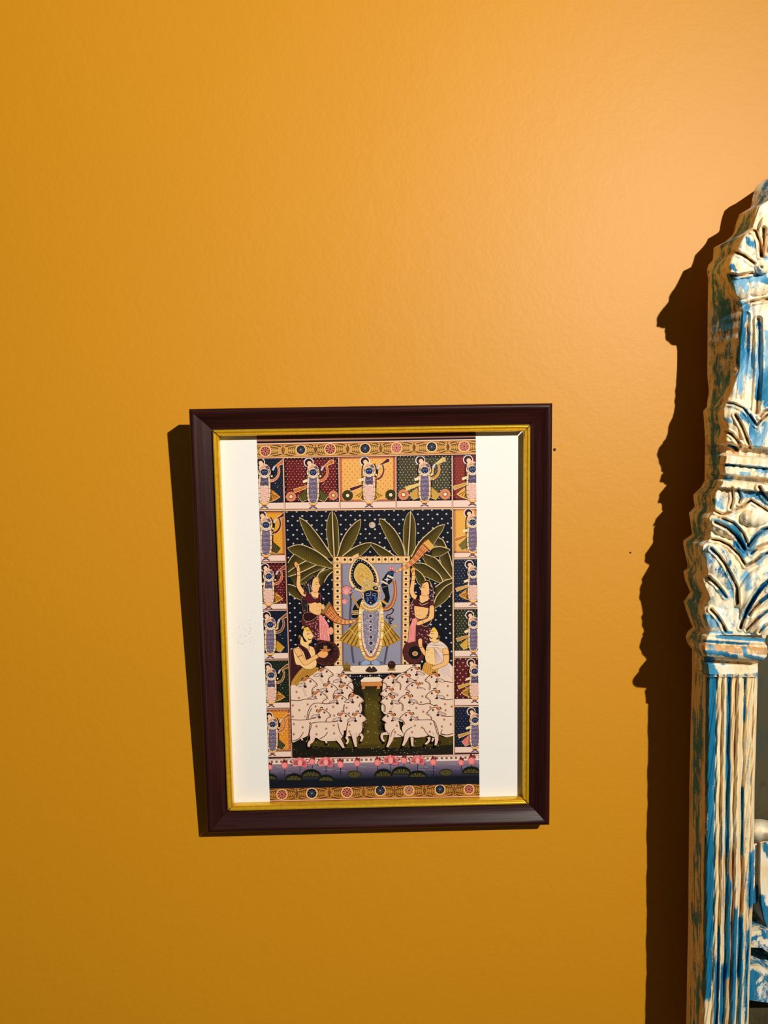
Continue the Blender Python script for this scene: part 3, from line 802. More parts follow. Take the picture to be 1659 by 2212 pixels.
A.ell(793.5, 1293.5, 3.6, 5, (40, 62, 110), 12); A.ell(811, 1292, 2.8, 5.6, (44, 80, 150), 12); A.ell(801.5, 1297.5, 3.6, 2.2, (14, 14, 26), 10)
A.up()
for sg in (-1, 1):
    A.line(sm([(801.5 + sg * 3, 1283.2), (801.5 + sg * 7, 1281.4), (801.5 + sg * 11.5, 1283)]), 1.0, (150, 160, 186))
    A.line(sm([(801.5 + sg * 2.6, 1285), (801.5 + sg * 6.5, 1286.6), (801.5 + sg * 10.5, 1284.6)]), 1.2, (200, 206, 220), .6)
    A.ell(801.5 + sg * 6.2, 1285.2, 1.2, 1.0, (10, 10, 20), 6)
A.line([(801, 1277), (801, 1284)], 1.4, (170, 170, 190), .8); A.line(sm([(800.4, 1284), (799.5, 1290), (801.5, 1292), (803.6, 1290)]), .8, (120, 140, 180))
A.line([(798, 1296.6), (805, 1296.4)], 1.3, (70, 50, 60)); A.ell(801, 1301.4, 1.5, 1.3, (236, 236, 240), 8)
A.line(sm([(794, 1290), (795.5, 1296), (793, 1299)]), .9, (150, 170, 200)); A.ring(801.5, 1290, 15.5, 1.1, (214, 206, 220), 35, 145, 12, 17)
A.up()


# ---- attendants
def shape(P, col, out=BRN, w_=.8, smooth=True, k=3):
    q = sm(P, True, k) if smooth else P
    A.poly(q, col); A.up()
    if out: A.edge(q, w_, out)


def flowers(P0, n, box, cols, r=1.4, test=None):
    for k in range(n):
        x, yy = rr.uniform(box[0], box[2]), rr.uniform(box[1], box[3])
        if test is None or test(x, yy): A.ell(x, yy, r * rr.uniform(.7, 1.2), r * rr.uniform(.7, 1.1), cols[k % len(cols)], 6)


def inside(P):
    def f(x, y):
        c = False; j = len(P) - 1
        for i in range(len(P)):
            if (P[i][1] > y) != (P[j][1] > y) and x < (P[j][0] - P[i][0]) * (y - P[i][1]) / (P[j][1] - P[i][1]) + P[i][0]: c = not c
            j = i
        return c
    return f


zA = A.z
# woman on the left: veil, raised arm, bodice, skirt
vl = [(670, 1248), (677, 1243), (680, 1252), (676, 1272), (668, 1285), (664, 1300), (664, 1320), (659, 1326), (653, 1312), (652, 1290), (656, 1268), (662, 1256)]
shape(vl, (40, 28, 30), (170, 120, 90), .7); A.up()
flowers(None, 60, (652, 1244, 680, 1326), [(150, 132, 120), (196, 160, 120), (110, 96, 70)], 1.2, inside(vl)); A.up()
sk_ = [(656, 1326), (692, 1326), (692, 1384), (660, 1372), (650, 1340)]
shape(sk_, (86, 34, 38), None, smooth=False); A.up()
flowers(None, 130, (655, 1328, 693, 1384), [(226, 150, 140), (210, 120, 112), (60, 20, 26)], 1.5, inside(sk_)); A.up()
shape([(655, 1328), (661, 1322), (670, 1322), (681, 1326), (687, 1327), (680, 1336), (670, 1341), (661, 1341), (656, 1336)], (44, 14, 18), (196, 140, 100), .8); A.up()
shape([(689, 1327), (694, 1327), (701, 1335), (710, 1350), (713, 1384), (691, 1381)], (240, 142, 130), (206, 90, 84), .8, False); A.up()
for k in range(4): A.line([(694 + 3 * k, 1338 + 3 * k), (696 + 4 * k, 1382)], .8, (214, 96, 96))
flowers(None, 24, (692, 1336, 711, 1380), [(250, 190, 176)], 1.3)
A.up()
shape([(666, 1302), (680, 1300), (694, 1302), (695, 1310), (694, 1322), (689, 1328), (679, 1326), (671, 1321), (668, 1318), (668, 1308)], SKIN); A.up()
A.ell(685, 1308.5, .9, .9, (120, 70, 40), 5); A.ell(691, 1309, .9, .9, (120, 70, 40), 5); A.ell(685.5, 1318.5, .9, .9, (120, 70, 40), 5); A.ell(691, 1317, .9, .9, (120, 70, 40), 5)
A.ell(698, 1310.5, 3.4, 6, SKIN, 12); A.ell(715, 1362, 5, 8.5, (244, 160, 120), 12)
shape([(652, 1284), (661, 1280), (668, 1282), (676, 1286), (684, 1292), (690, 1286), (692, 1292), (688, 1302), (680, 1300), (668, 1303), (660, 1296)], (84, 22, 30), (50, 14, 18)); A.up()
shape([(672, 1279), (678, 1274), (686, 1276), (688, 1282), (687, 1291), (680, 1289), (673, 1284)], SKIN); A.up()
for k in range(3): A.line(sm([(671 + 2 * k, 1281 + 3 * k), (680, 1286 + 3 * k), (689 - k, 1283 + 3 * k)]), .8, (250, 206, 140))
A.line([(692, 1279), (693, 1300)], .8, (150, 70, 60)); A.line(sm([(687, 1278), (694, 1286), (701, 1298)]), .8, (150, 84, 80))
shape([(675, 1256), (678, 1247), (684, 1245), (688, 1252), (689.5, 1259), (692.5, 1266), (689.5, 1268.5), (690, 1272), (688, 1276), (683, 1279), (676, 1277), (674, 1266)], SKIN); A.up()
A.line([(680.5, 1257.5), (687.5, 1257)], .8, (90, 50, 30)); A.line([(682, 1261.5), (687, 1261)], 1.5, INK, .6); A.line([(686, 1273.4), (689.6, 1272.6)], 1.0, (170, 60, 50))
A.line(sm([(673, 1262), (675, 1252), (680, 1246), (684, 1244.6)]), 2.6, (24, 18, 20)); A.ell(674.5, 1270, 1.6, 4.4, (230, 170, 150), 8); A.line(sm([(679, 1244), (686, 1246), (690, 1254)]), 1.2, (226, 176, 110))
A.line(sm([(667, 1262), (668, 1274), (670, 1282)]), 1, (190, 180, 180))
arm = sm([(643, 1220), (645, 1232), (645.5, 1248), (645, 1263), (649, 1272), (656, 1281), (661, 1283)])
A.line(arm, 6.6, BRN, 12.4); A.up(); A.line(arm, 5.4, SKIN, 11); A.ell(640.2, 1219.5, 4, 6.6, (238, 160, 88), 12, -.25); A.up()
for yy in (1233, 1243): A.line([(641.4, yy + .5), (648.6, yy - .5)], 1.2, (120, 70, 30))
A.ell(658.5, 1279.5, 3, 4, (60, 40, 36), 8); A.ell(658.5, 1279.5, 1.5, 1.5, (230, 180, 120), 6)
A.up()

# woman on the right
A.z = zA
vr = [(925, 1262), (932, 1262), (936, 1276), (936, 1300), (934, 1320), (928, 1330), (924, 1318), (925, 1290)]
shape(vr, (52, 30, 34), (226, 170, 120), .6); A.up(); flowers(None, 26, (923, 1262, 936, 1328), [(226, 164, 140), (196, 150, 160)], 1.6, inside(vr)); A.up()
sk2 = [(886, 1303), (894, 1298), (897, 1330), (920, 1352), (928, 1352), (932, 1370), (925, 1392), (898, 1388), (898, 1345), (884, 1340)]
shape(sk2, (74, 30, 36), None, smooth=False); A.up(); flowers(None, 170, (884, 1300, 932, 1392), [(222, 140, 132), (196, 112, 104), (214, 150, 120), (70, 22, 28)], 1.6, inside(sk2)); A.up()
shape([(904, 1337), (915, 1336), (925, 1330), (932, 1330), (931, 1342), (922, 1352), (912, 1350)], (46, 18, 22), (230, 190, 140), .8); A.up()
shape([(892, 1336), (898, 1334), (902, 1340), (898, 1350), (897, 1384), (881, 1388), (884, 1356)], (242, 146, 132), (206, 92, 86), .8, False); A.up()
for k in range(4): A.line([(887 + 3 * k, 1352), (885 + 3.4 * k, 1386)], .8, (216, 100, 98))
shape([(895, 1308), (908, 1310), (924, 1312), (925, 1320), (920, 1332), (910, 1337), (900, 1334), (896, 1328)], SKIN); A.up()
for x, yy in ((899, 1319), (905.5, 1317.5), (900, 1328), (906, 1329)): A.ell(x, yy, .9, .9, (120, 70, 40), 5)
shape([(894, 1294), (900, 1290), (905, 1300), (914, 1298), (925, 1294), (927, 1304), (924, 1312), (908, 1309), (895, 1307)], (78, 24, 28), (46, 14, 16)); A.up()
shape([(906, 1288), (911, 1284), (924, 1284), (926, 1294), (918, 1299), (909, 1301)], SKIN); A.up()
for k in range(3): A.line(sm([(904 + k, 1294 + 4 * k), (912, 1301 + 2.6 * k), (925, 1293 + 4 * k)]), .9, (246, 206, 160) if k % 2 == 0 else (60, 26, 30))
shape([(928, 1309), (937, 1309), (937.5, 1328), (935, 1336), (924, 1342), (913, 1347), (904, 1350), (899, 1348), (902, 1342), (914, 1338), (926, 1331)], SKIN); A.up()
A.line([(928.5, 1300), (937, 1303)], 7, (90, 36, 36)); A.line([(912.5, 1341), (915, 1346)], 1.0, (120, 70, 30)); A.line([(928, 1309.5), (937.4, 1310)], 1.0, (220, 170, 100))
shape([(925, 1258), (919, 1257), (912, 1262), (910, 1268), (906.5, 1272.5), (909.5, 1275), (909, 1279), (910, 1284), (916, 1287), (925, 1284), (927, 1272)], SKIN); A.up()
A.line([(912, 1264.6), (919, 1264.5)], .8, (90, 50, 30)); A.line([(912.5, 1268.4), (917.5, 1268.6)], 1.5, INK, .6); A.line([(910, 1280), (914, 1280.6)], 1.0, (170, 60, 50))
A.line(sm([(913, 1259), (920, 1254.6), (927, 1258), (928, 1270)]), 2.8, (24, 18, 20)); A.ell(925.5, 1279, 1.8, 4.6, (236, 170, 150), 8); A.line(sm([(912, 1261), (919, 1253), (929, 1256), (932, 1268)]), 1.1, (230, 180, 110))
arm = sm([(892.5, 1231), (893, 1245), (891, 1262), (889.5, 1276), (893, 1286), (899, 1290)])
A.line(arm, 7.4, BRN, 11); A.up(); A.line(arm, 6.2, SKIN, 9.6); A.ell(892, 1231, 4.4, 6.4, (240, 160, 84), 12, .3); A.up()
for yy in (1242, 1253): A.line([(889, yy), (896.6, yy)], 1.2, (130, 76, 34))
A.line(sm([(893, 1294), (889, 1302), (885, 1310)]), .8, (226, 180, 130))
A.up()

# man on the left with a dark round shield behind his hands
A.z = zA
A.ell(704, 1410, 30, 28, (58, 22, 22), 30); A.up()
A.ring(704, 1410, 28, 1.4, (104, 46, 34), 0, 360, 30, 26); A.ell(702, 1402, 20, 15, (26, 14, 14), 20); A.up()
for k in range(120):
    a = rr.uniform(0, 6.28); q = rr.uniform(.62, .98); A.ell(704 + 30 * q * math.cos(a), 1410 + 28 * q * math.sin(a), .7, .7, (120, 56, 40), 5)
A.up()
shl = [(627, 1404), (634, 1400), (640, 1402), (645, 1440), (666, 1426), (664, 1440), (640, 1466), (629, 1474)]
shape(shl, (62, 22, 26), (150, 96, 70), .8, False); A.up(); flowers(None, 90, (627, 1400, 668, 1474), [(104, 52, 46), (36, 12, 14)], .8, inside(shl)); A.up()
shape([(654, 1441), (668, 1444), (684, 1440), (692, 1448), (684, 1462), (660, 1470), (632, 1482), (632, 1468)], (196, 134, 50), (130, 80, 30)); A.up()
for k in range(7): A.line([(660 + 4 * k, 1445), (636 + 7 * k, 1476 - 2.4 * k)], .9, (140, 88, 26))
shape([(634, 1402), (640, 1398), (654, 1394), (668, 1394), (677, 1398), (681, 1408), (681, 1420), (684, 1428), (683, 1438), (674, 1444), (660, 1444), (648, 1436), (640, 1434), (636, 1420)], (250, 198, 128)); A.up()
shape([(650, 1391), (660, 1396), (668, 1408), (672, 1420), (662, 1424), (656, 1408), (644, 1394)], (56, 20, 26), (160, 100, 70), .8); A.up()
shape([(636, 1404), (641, 1399), (648, 1401), (654, 1413), (660, 1424), (664, 1424), (676, 1417), (686, 1412), (690, 1418), (676, 1427), (664, 1435), (655, 1434), (646, 1422)], SKIN); A.up()
A.line([(642.5, 1419), (653, 1414)], 2.2, (166, 110, 50)); A.line([(684, 1412), (688.5, 1420)], 1.0, (120, 70, 36))
shape([(686, 1412), (694, 1405), (702, 1404), (708, 1408), (709, 1413), (702, 1420), (692, 1419)], (244, 168, 96)); A.up()
A.poly([(690, 1401.5), (716, 1401), (711, 1406), (700, 1407)], (196, 110, 60)); A.quad(699, 1394, 707, 1401, (176, 120, 60))
shape([(652, 1354), (658, 1352), (664, 1352), (669, 1358), (674, 1366), (678, 1374), (675, 1377), (674, 1382), (672, 1388), (667, 1391), (668, 1402), (660, 1398), (649, 1390), (650, 1376)], (248, 196, 120)); A.up()
A.poly(sm([(652, 1358), (660, 1351), (668, 1352), (661, 1355), (656, 1362), (655, 1372), (661, 1382), (664, 1385), (657, 1385), (652, 1374), (648, 1384), (640, 1388), (642, 1372), (646, 1360)], True), (18, 14, 16))
A.poly([(655, 1357), (660, 1352.5), (667, 1356), (672, 1364), (660, 1361)], (240, 184, 60))
A.ell(647.6, 1376, 3.2, 5, (244, 186, 120), 10)
A.up(); A.line([(662, 1362), (669, 1361)], .9, (80, 50, 30)); A.line([(663.5, 1369), (671, 1367.6)], 1.7, INK, .7); A.line(sm([(666, 1379), (670, 1381), (675, 1378.4)]), 2.4, (20, 14, 14), 1.0); A.line([(667, 1390), (674, 1387)], .9, BRN)
A.line(sm([(657, 1396), (664, 1404), (668, 1403), (668, 1395)]), .8, BRN); A.ell(675, 1404, .9, .9, (120, 70, 40), 5); A.ell(667, 1417, .9, .9, (120, 70, 40), 5); A.ell(677, 1439, .9, .9, (120, 70, 40), 5)
A.up()

# man on the right, white shawl, dark round shield
A.z = zA
A.ell(894, 1407, 24, 27, (74, 28, 28), 30); A.up()
for k in range(40):
    a = k * math.pi / 20; A.line([(896 + 12 * math.cos(a), 1409 + 13 * math.sin(a)), (894 + 22 * math.cos(a), 1407 + 25 * math.sin(a))], .8, (112, 52, 46))
A.ell(896, 1409, 14, 15, (22, 16, 16), 20); A.up(); A.ell(896.5, 1411, 6.2, 5, (226, 176, 120), 14); A.up(); A.ell(896.5, 1411, 4.4, 3.6, (186, 122, 66), 12); A.up()
shape([(944, 1436), (955, 1428), (969, 1430), (978, 1440), (978, 1482), (950, 1476), (944, 1450)], (240, 206, 184), (190, 140, 120), .8, False); A.up()
for k in range(9): A.line([(950 + 2.2 * k, 1436), (951 + 3.6 * k, 1478)], .7, (196, 156, 142))
shape([(918, 1430), (934, 1432), (944, 1434), (946, 1448), (936, 1462), (918, 1466), (908, 1456), (912, 1444)], (222, 156, 66), (150, 90, 40)); A.up()
for k in range(6): A.line([(918 + 4 * k, 1434), (910 + 6 * k, 1460)], .9, (170, 108, 40))
shape([(922, 1394), (932, 1390), (952, 1392), (966, 1400), (969, 1412), (962, 1430), (944, 1436), (930, 1434), (920, 1428), (918, 1414), (920, 1402)], (250, 200, 130)); A.up()
shape([(921, 1398), (928, 1388), (940, 1384), (950, 1384), (962, 1392), (968, 1402), (958, 1402), (944, 1398), (932, 1398)], (240, 208, 180), (180, 130, 110), .8); A.up()
shape([(937, 1397), (944, 1398), (958, 1412), (958, 1424), (946, 1436), (942, 1434), (939, 1415)], (236, 200, 178), (180, 130, 110), .8, False); A.up()
for k in range(8): A.line([(938 + .6 * k, 1398 + k), (942 + 1.8 * k, 1434 - 1.4 * k)], .6, (196, 150, 132)); A.line([(938, 1394), (922 + 6 * k, 1386 + abs(k - 3) * 2)], .6, (186, 140, 126))
A.ell(938, 1394, 3.4, 3.4, (250, 216, 180), 10)
shape([(956, 1402), (964, 1399), (969, 1405), (970, 1424), (966, 1434), (954, 1440), (944, 1444), (936, 1446), (930, 1442), (940, 1436), (956, 1430), (958, 1420)], SKIN); A.up()
A.line([(956.5, 1414), (969.6, 1413)], 1.6, (140, 80, 40))
shape([(903, 1386), (904, 1380), (909, 1378), (912, 1382), (912, 1394), (918, 1404), (918, 1416), (911, 1408), (905, 1396)], (246, 182, 112)); A.up()
A.line([(905, 1397.6), (912, 1397.4)], 1.0, (120, 70, 36))
shape([(944, 1362), (940, 1356), (936, 1354), (931, 1360), (928, 1368), (924.5, 1372), (927.5, 1375), (927, 1378), (929, 1384), (936, 1386), (938, 1388), (948, 1384), (950, 1374)], (248, 196, 120)); A.up()
A.poly(sm([(937, 1353), (945, 1354), (953, 1364), (957, 1372), (952, 1384), (949, 1381), (940, 1380), (945, 1376), (946, 1366), (942, 1358)], True), (18, 14, 16))
A.poly([(934, 1358), (938, 1354), (943, 1360), (943, 1364), (932, 1364)], (240, 188, 60))
A.ell(948, 1375.6, 2.4, 4.2, (236, 160, 130), 10)
A.up(); A.line([(930.5, 1363.6), (938, 1362.6)], .9, (80, 50, 30)); A.line([(931, 1367.6), (937, 1368.4)], 1.7, INK, .7); A.line(sm([(926.5, 1374.4), (931, 1378), (935, 1376.6)]), 2.4, (20, 14, 14), 1.2)
A.line(sm([(921, 1402), (925, 1404), (928, 1402)]), .8, BRN); 
for x, yy in ((924, 1409), (933, 1410), (926, 1418)): A.ell(x, yy, .9, .9, (120, 70, 40), 5)
A.up()


# ---- the herd
A.z += 1
CO = (96, 44, 32)
def cow(x, yy, d, s=1.0, neck=28):
    """cow head looking d (+1 right, -1 left); (x, yy) is the eye"""
    T = lambda P: [(x + d * s * a, yy + s * b) for a, b in P]
    A.line(T(sm([(4.8, 15.4), (4.6, 20), (6, neck)])), 3.0, (206, 150, 122), 1.5)
    hd_ = sm([(-9.5, -7), (0, -5.4), (7, -.6), (13.2, 5.4), (13.4, 9), (9.4, 11), (4.4, 14.6), (3, 20), (4, neck), (-17, neck), (-19, 16), (-16, 4)], True, 3)
    A.poly(T(hd_), COWC); A.up()
    A.line(T(sm([(-9.5, -7), (0, -5.4), (7, -.6), (13.2, 5.4), (13.4, 9), (9.4, 11), (4.4, 14.6), (3, 20), (4, neck)])), 1.5, CO)
    A.line(T([(-16, 14), (-8, neck)]), .8, (196, 130, 96)); A.line(T([(-13.6, 13), (-5.6, neck)]), .8, (196, 130, 96))
    A.ell(x - d * s * 19, yy + s * 7.4, 9.6 * s, 3.0 * s, (246, 214, 190), 14, -d * .28); A.line(T([(-12, 5.4), (-22, 8), (-28, 9.6)]), 1.4, (150, 90, 66), .5)
    A.up()
    A.edge([(x - d * s * 19 + 9.6 * s * math.cos(t) * math.cos(-d * .28) - 3.0 * s * math.sin(t) * math.sin(-d * .28), yy + s * 7.4 + 9.6 * s * math.cos(t) * math.sin(-d * .28) + 3.0 * s * math.sin(t) * math.cos(-d * .28)) for t in [k * 6.283 / 12 for k in range(12)]], 1.15, CO)
    A.line(T(sm([(-17.5, -1.5), (-16, -6), (-13, -6)])), 2.4, (40, 18, 18), 1); A.line(T(sm([(-10, -9), (-7, -11), (-3, -9.4)])), 1.2, (40, 18, 18), 2.6)
    A.ell(x - d * s * 10.4, yy - s * 3.6, 6.2 * s, 3.3 * s, (206, 122, 72), 12, -d * .62); A.up()
    A.line(T(sm([(-15, .6), (-10, -3.8), (-6, -7.6)])), .8, (120, 56, 36))
    A.ell(x - d * s * 10.4, yy + s * 10.6, 3.4 * s, 2.6 * s, (58, 30, 34), 10); A.line(T([(-11.6, 2), (-10.4, 10)]), 1.2, (70, 36, 36))
    A.ell(x, yy, 2.5 * s, 2.7 * s, (150, 104, 86), 10); A.ell(x + d * .3, yy + .2, 1.5 * s, 1.7 * s, (34, 22, 26), 8)
    A.ell(x + d * s * 11.4, yy + s * 6.2, 1.1 * s, 1.2 * s, (90, 46, 36), 6); A.line(T([(4.6, 9), (11.4, 8.6)]), .7, (180, 116, 92))
    A.up(-3); A.up(4)


def body(P, lines_, spots):
    A.poly(sm(P, True, 4), COWC); A.up()
    for l in lines_: A.line(sm(l), 1.6, CO)
    for x, yy in spots:
        A.ell(x, yy, 2.6, 2.1, (196, 122, 86), 8)
        for k in (-1.6, 0, 1.6): A.line([(x + k * .6, yy), (x + k, yy - 3.4)], .8, (186, 108, 78))
    A.up()


def legs(L):
    for P, w0, w1 in L:
        q = sm(P); A.line(q, w0 + 1.2, CO, w1 + 1.2); A.up(); A.line(q, w0, (238, 196, 168), w1); A.up()
        A.ell(P[-1][0], P[-1][1] + 1.6, 2.6, 2.4, (30, 16, 14), 8); A.up(-2)


# left half
body([(629, 1486), (640, 1480), (652, 1470), (668, 1462), (690, 1446), (706, 1444), (740, 1462), (762, 1476), (764, 1500), (778, 1512), (779, 1540), (742, 1560), (690, 1556), (629, 1556)], [], [])
for x, yy in ((706, 1449.4), (747.6, 1462)): cow(x, yy, 1)
cow(670.8, 1470.5, 1, 1.08, 34); cow(716.7, 1481.8, 1); cow(749.9, 1484.8, 1)
body([(629, 1480), (646, 1484), (658, 1500), (664, 1512), (629, 1514)], [], [(641, 1494), (646, 1507)])
cow(693.4, 1499, 1); cow(739.3, 1507.4, 1); cow(772.5, 1505, 1)
body([(629, 1512), (650, 1512), (672, 1508), (690, 1514), (692, 1556), (629, 1558)], [[(629, 1511), (646, 1512), (660, 1509), (680, 1509)]], [(633, 1523), (665, 1521), (647, 1533), (633, 1547), (660, 1547)])
body([(743, 1520), (757, 1518), (770, 1522), (777, 1528), (774, 1540), (764, 1552), (746, 1550)], [[(744, 1520), (743, 1534), (746, 1546)]], [(749, 1528), (754, 1540)])
body([(664, 1556), (666, 1536), (674, 1521), (686, 1517), (705, 1519), (720, 1517), (732, 1524), (744, 1536), (744, 1558)], [[(663, 1554), (665, 1538), (673, 1522), (686, 1517), (705, 1519), (722, 1516)], [(666, 1552), (668, 1540), (674, 1528)]], [(682, 1525), (706, 1531), (720, 1526), (722, 1545)])
cow(700.9, 1537.5, 1)
legs([([(650, 1590), (654, 1598)], 4, 3)])
body([(629, 1554), (650, 1554), (672, 1551), (692, 1556), (676, 1574), (664, 1588), (650, 1594), (629, 1600)], [[(629, 1553), (650, 1554), (668, 1552), (682, 1549)], [(632, 1599), (646, 1594), (656, 1580)]], [(635, 1563), (654, 1570), (635, 1585), (670, 1561)])
cow(746.9, 1545, 1, 1, 30); cow(778.5, 1545, 1, 1, 26)
legs([([(778, 1584), (783, 1590), (779, 1600)], 6, 3.4), ([(748, 1590), (752, 1598), (748, 1606)], 6, 3), ([(764, 1582), (767, 1600), (769, 1612)], 11, 3.6)])
body([(748, 1590), (749, 1574), (752, 1560), (760, 1556), (770, 1562), (782, 1564), (782, 1578), (774, 1588), (766, 1592), (756, 1588)], [[(747, 1590), (749, 1572), (752, 1560)], [(756, 1582), (760, 1590)], [(774, 1586), (782, 1578), (783, 1564)]], [(755, 1565), (755, 1579)])
legs([([(676, 1588), (674, 1598), (668, 1604), (667, 1612)], 11, 3.6), ([(704, 1598), (706, 1604)], 5, 3), ([(728, 1590), (736, 1602), (743, 1614)], 12, 3.6)])
body([(672, 1594), (669, 1584), (668, 1572), (671, 1563), (680, 1559), (700, 1558), (722, 1557), (734, 1558), (742, 1576), (741, 1588), (732, 1597), (716, 1599), (700, 1599), (690, 1596), (684, 1592)],
     [[(664, 1596), (668, 1580), (669, 1568), (674, 1561), (690, 1558), (714, 1558), (730, 1556)], [(667, 1590), (671, 1572), (674, 1564)], [(690, 1595), (702, 1588), (708, 1580)], [(730, 1560), (734, 1578), (742, 1590)]],
     [(684, 1568), (705, 1573), (721, 1566), (684, 1585), (722, 1583)])
zL = A.z

# right half
body([(829, 1470), (850, 1462), (870, 1452), (890, 1444), (908, 1446), (930, 1460), (978, 1472), (978, 1588), (900, 1560), (830, 1540), (826, 1510)], [], [])
cow(889, 1445.6, -1); cow(839, 1463, -1, .95); cow(869, 1460.7, -1)
body([(926, 1478), (950, 1472), (978, 1472), (978, 1510), (940, 1508)], [[(934, 1474), (956, 1470), (978, 1473)]], [(967, 1481), (966, 1501)])
cow(932, 1460.7, -1); cow(890.4, 1478.8, -1); cow(834, 1491, -1, .92)
body([(884, 1496), (905, 1486), (925, 1494), (930, 1516), (884, 1520)], [], [(912, 1475), (912, 1503), (909, 1516)])
cow(932.6, 1496, -1)
body([(936, 1512), (956, 1509), (978, 1508), (978, 1546), (940, 1548)], [[(952, 1507), (966, 1510), (978, 1508)]], [(961, 1520), (962, 1533), (975, 1525)])
cow(873.8, 1505, -1); cow(835.4, 1507.4, -1)
body([(888, 1522), (896, 1516), (906, 1519), (926, 1518), (938, 1524), (936, 1556), (860, 1556), (866, 1540)], [[(890, 1521), (897, 1516), (908, 1520), (926, 1518), (938, 1523)]], [(899, 1528), (914, 1536), (929, 1526), (901, 1548)])
cow(935, 1532, -1)
body([(930, 1556), (950, 1546), (978, 1545), (978, 1580), (966, 1585), (952, 1582), (944, 1590), (930, 1584)], [[(952, 1544), (966, 1546), (978, 1545)], [(955, 1574), (952, 1583), (966, 1585), (978, 1582)]], [(959, 1553), (973, 1563), (954, 1568)])
cow(837.7, 1545, -1, .95, 30); cow(876.9, 1542.8, -1, .98, 30)
legs([([(838, 1582), (826, 1584), (825, 1592), (830, 1600)], 6.5, 3.6), ([(848, 1580), (843, 1598), (836, 1612)], 12, 3.6)])
body([(832, 1562), (848, 1556), (860, 1556), (864, 1572), (872, 1586), (862, 1590), (850, 1590), (838, 1584), (832, 1574)], [[(830, 1560), (832, 1574), (840, 1584)], [(852, 1572), (846, 1580), (844, 1590)], [(858, 1584), (872, 1590)]], [(857, 1566), (853, 1580)])
legs([([(880, 1582), (876, 1596), (870, 1609)], 12, 3.6), ([(890, 1588), (890, 1600), (891, 1610)], 7, 3.6), ([(926, 1590), (926, 1598), (918, 1606)], 6, 3.4), ([(940, 1578), (943, 1594), (940, 1608)], 12, 3.4), ([(936, 1592), (933, 1600)], 4, 3)])
body([(868, 1572), (872, 1564), (884, 1560), (894, 1556), (910, 1552), (930, 1553), (940, 1559), (944, 1572), (946, 1586), (938, 1590), (926, 1586), (914, 1590), (900, 1591), (886, 1590), (874, 1586)],
     [[(896, 1553), (912, 1553), (930, 1553), (939, 1558), (944, 1572), (948, 1586), (952, 1600)], [(936, 1556), (941, 1572), (945, 1586), (950, 1602)], [(914, 1570), (920, 1580), (930, 1590)], [(890, 1568), (878, 1576), (872, 1588)], [(886, 1590), (900, 1592), (914, 1590)]],
     [(896, 1566), (911, 1570), (930, 1562), (890, 1580), (928, 1579)])
A.line([(950, 1596), (952, 1606)], 2, (24, 14, 12))

# ---- lotus river along the foot
A.z = z_pan + 2
A.clip = PRINT
A.poly([(555, 1638.4), (1042, 1627.6), (1042, 1693), (555, 1704)], (18, 22, 30)); A.up()
A.poly([(555, 1650), (1042, 1641), (1042, 1662), (555, 1676)], [(146, 122, 130), (156, 132, 138), (82, 72, 94), (70, 62, 80)])
A.poly([(555, 1676), (1042, 1662), (1042, 1676), (555, 1688)], [(70, 62, 80), (82, 72, 94), (20, 26, 34), (18, 22, 30)]); A.up()
for k in range(60):
    x = rr.uniform(570, 1030); yy = rr.uniform(1651, 1674) - (x - 570) * .02
    A.line(sm([(x, yy), (x + 8, yy - 1), (x + 20, yy + .4)]), .4, lerp((96, 84, 120), (176, 150, 164), rr.random()), 1.1)
A.poly([(555, 1639), (1042, 1628), (1042, 1641), (555, 1651)], (240, 204, 176)); A.up()
A.line([(555, 1642.4), (1042, 1631.6)], 1.0, (140, 74, 60)); A.line([(555, 1651), (1042, 1641)], 1.2, (246, 214, 190)); A.line([(555, 1639.4), (1042, 1628.4)], 1.0, (140, 90, 70))
for k in range(46):
    x = 585 + 10.2 * k; yy = 1645.4 - (x - 585) * .0218
    A.quad(x, yy - 2.2, x + 4.6, yy + 2.4, (130, 84, 72)); 
A.up(2)


def pad(x, yy, rx_, h, flat=False):
    if flat:
        A.ell(x, yy, rx_, h, (20, 22, 16), 18); A.up(); A.ell(x, yy + .4, rx_ - 1.2, h - 1.2, (74, 66, 30), 18); A.up(); A.ell(x - 1, yy, 2.6, 1.8, (40, 40, 30), 8)
        for k in range(9): A.line([(x, yy), (x + rx_ * .8 * math.cos(k * .7), yy + h * .8 * math.sin(k * .7))], .5, (110, 92, 46))
    else:
        P = [(x + rx_ * math.cos(math.pi + math.pi * k / 14), yy + h * math.sin(math.pi + math.pi * k / 14)) for k in range(15)]
        A.poly(P + [(x + rx_ * .9, yy + 3), (x - rx_ * .9, yy + 3)], (18, 20, 16)); A.up()
        for k in range(9):
            a0, a1 = math.pi + math.pi * (k + .15) / 9, math.pi + math.pi * (k + .8) / 9
            A.poly([(x + rx_ * .3 * math.cos(a0), yy + 1), (x + rx_ * .86 * math.cos(a0), yy + 2 + h * .72 * math.sin(a0)), (x + rx_ * .86 * math.cos(a1), yy + 2 + h * .72 * math.sin(a1)), (x + rx_ * .3 * math.cos(a1), yy + 1)], (104, 90, 40) if k % 2 else (78, 68, 32))
        A.up(1)
    A.up(-2)


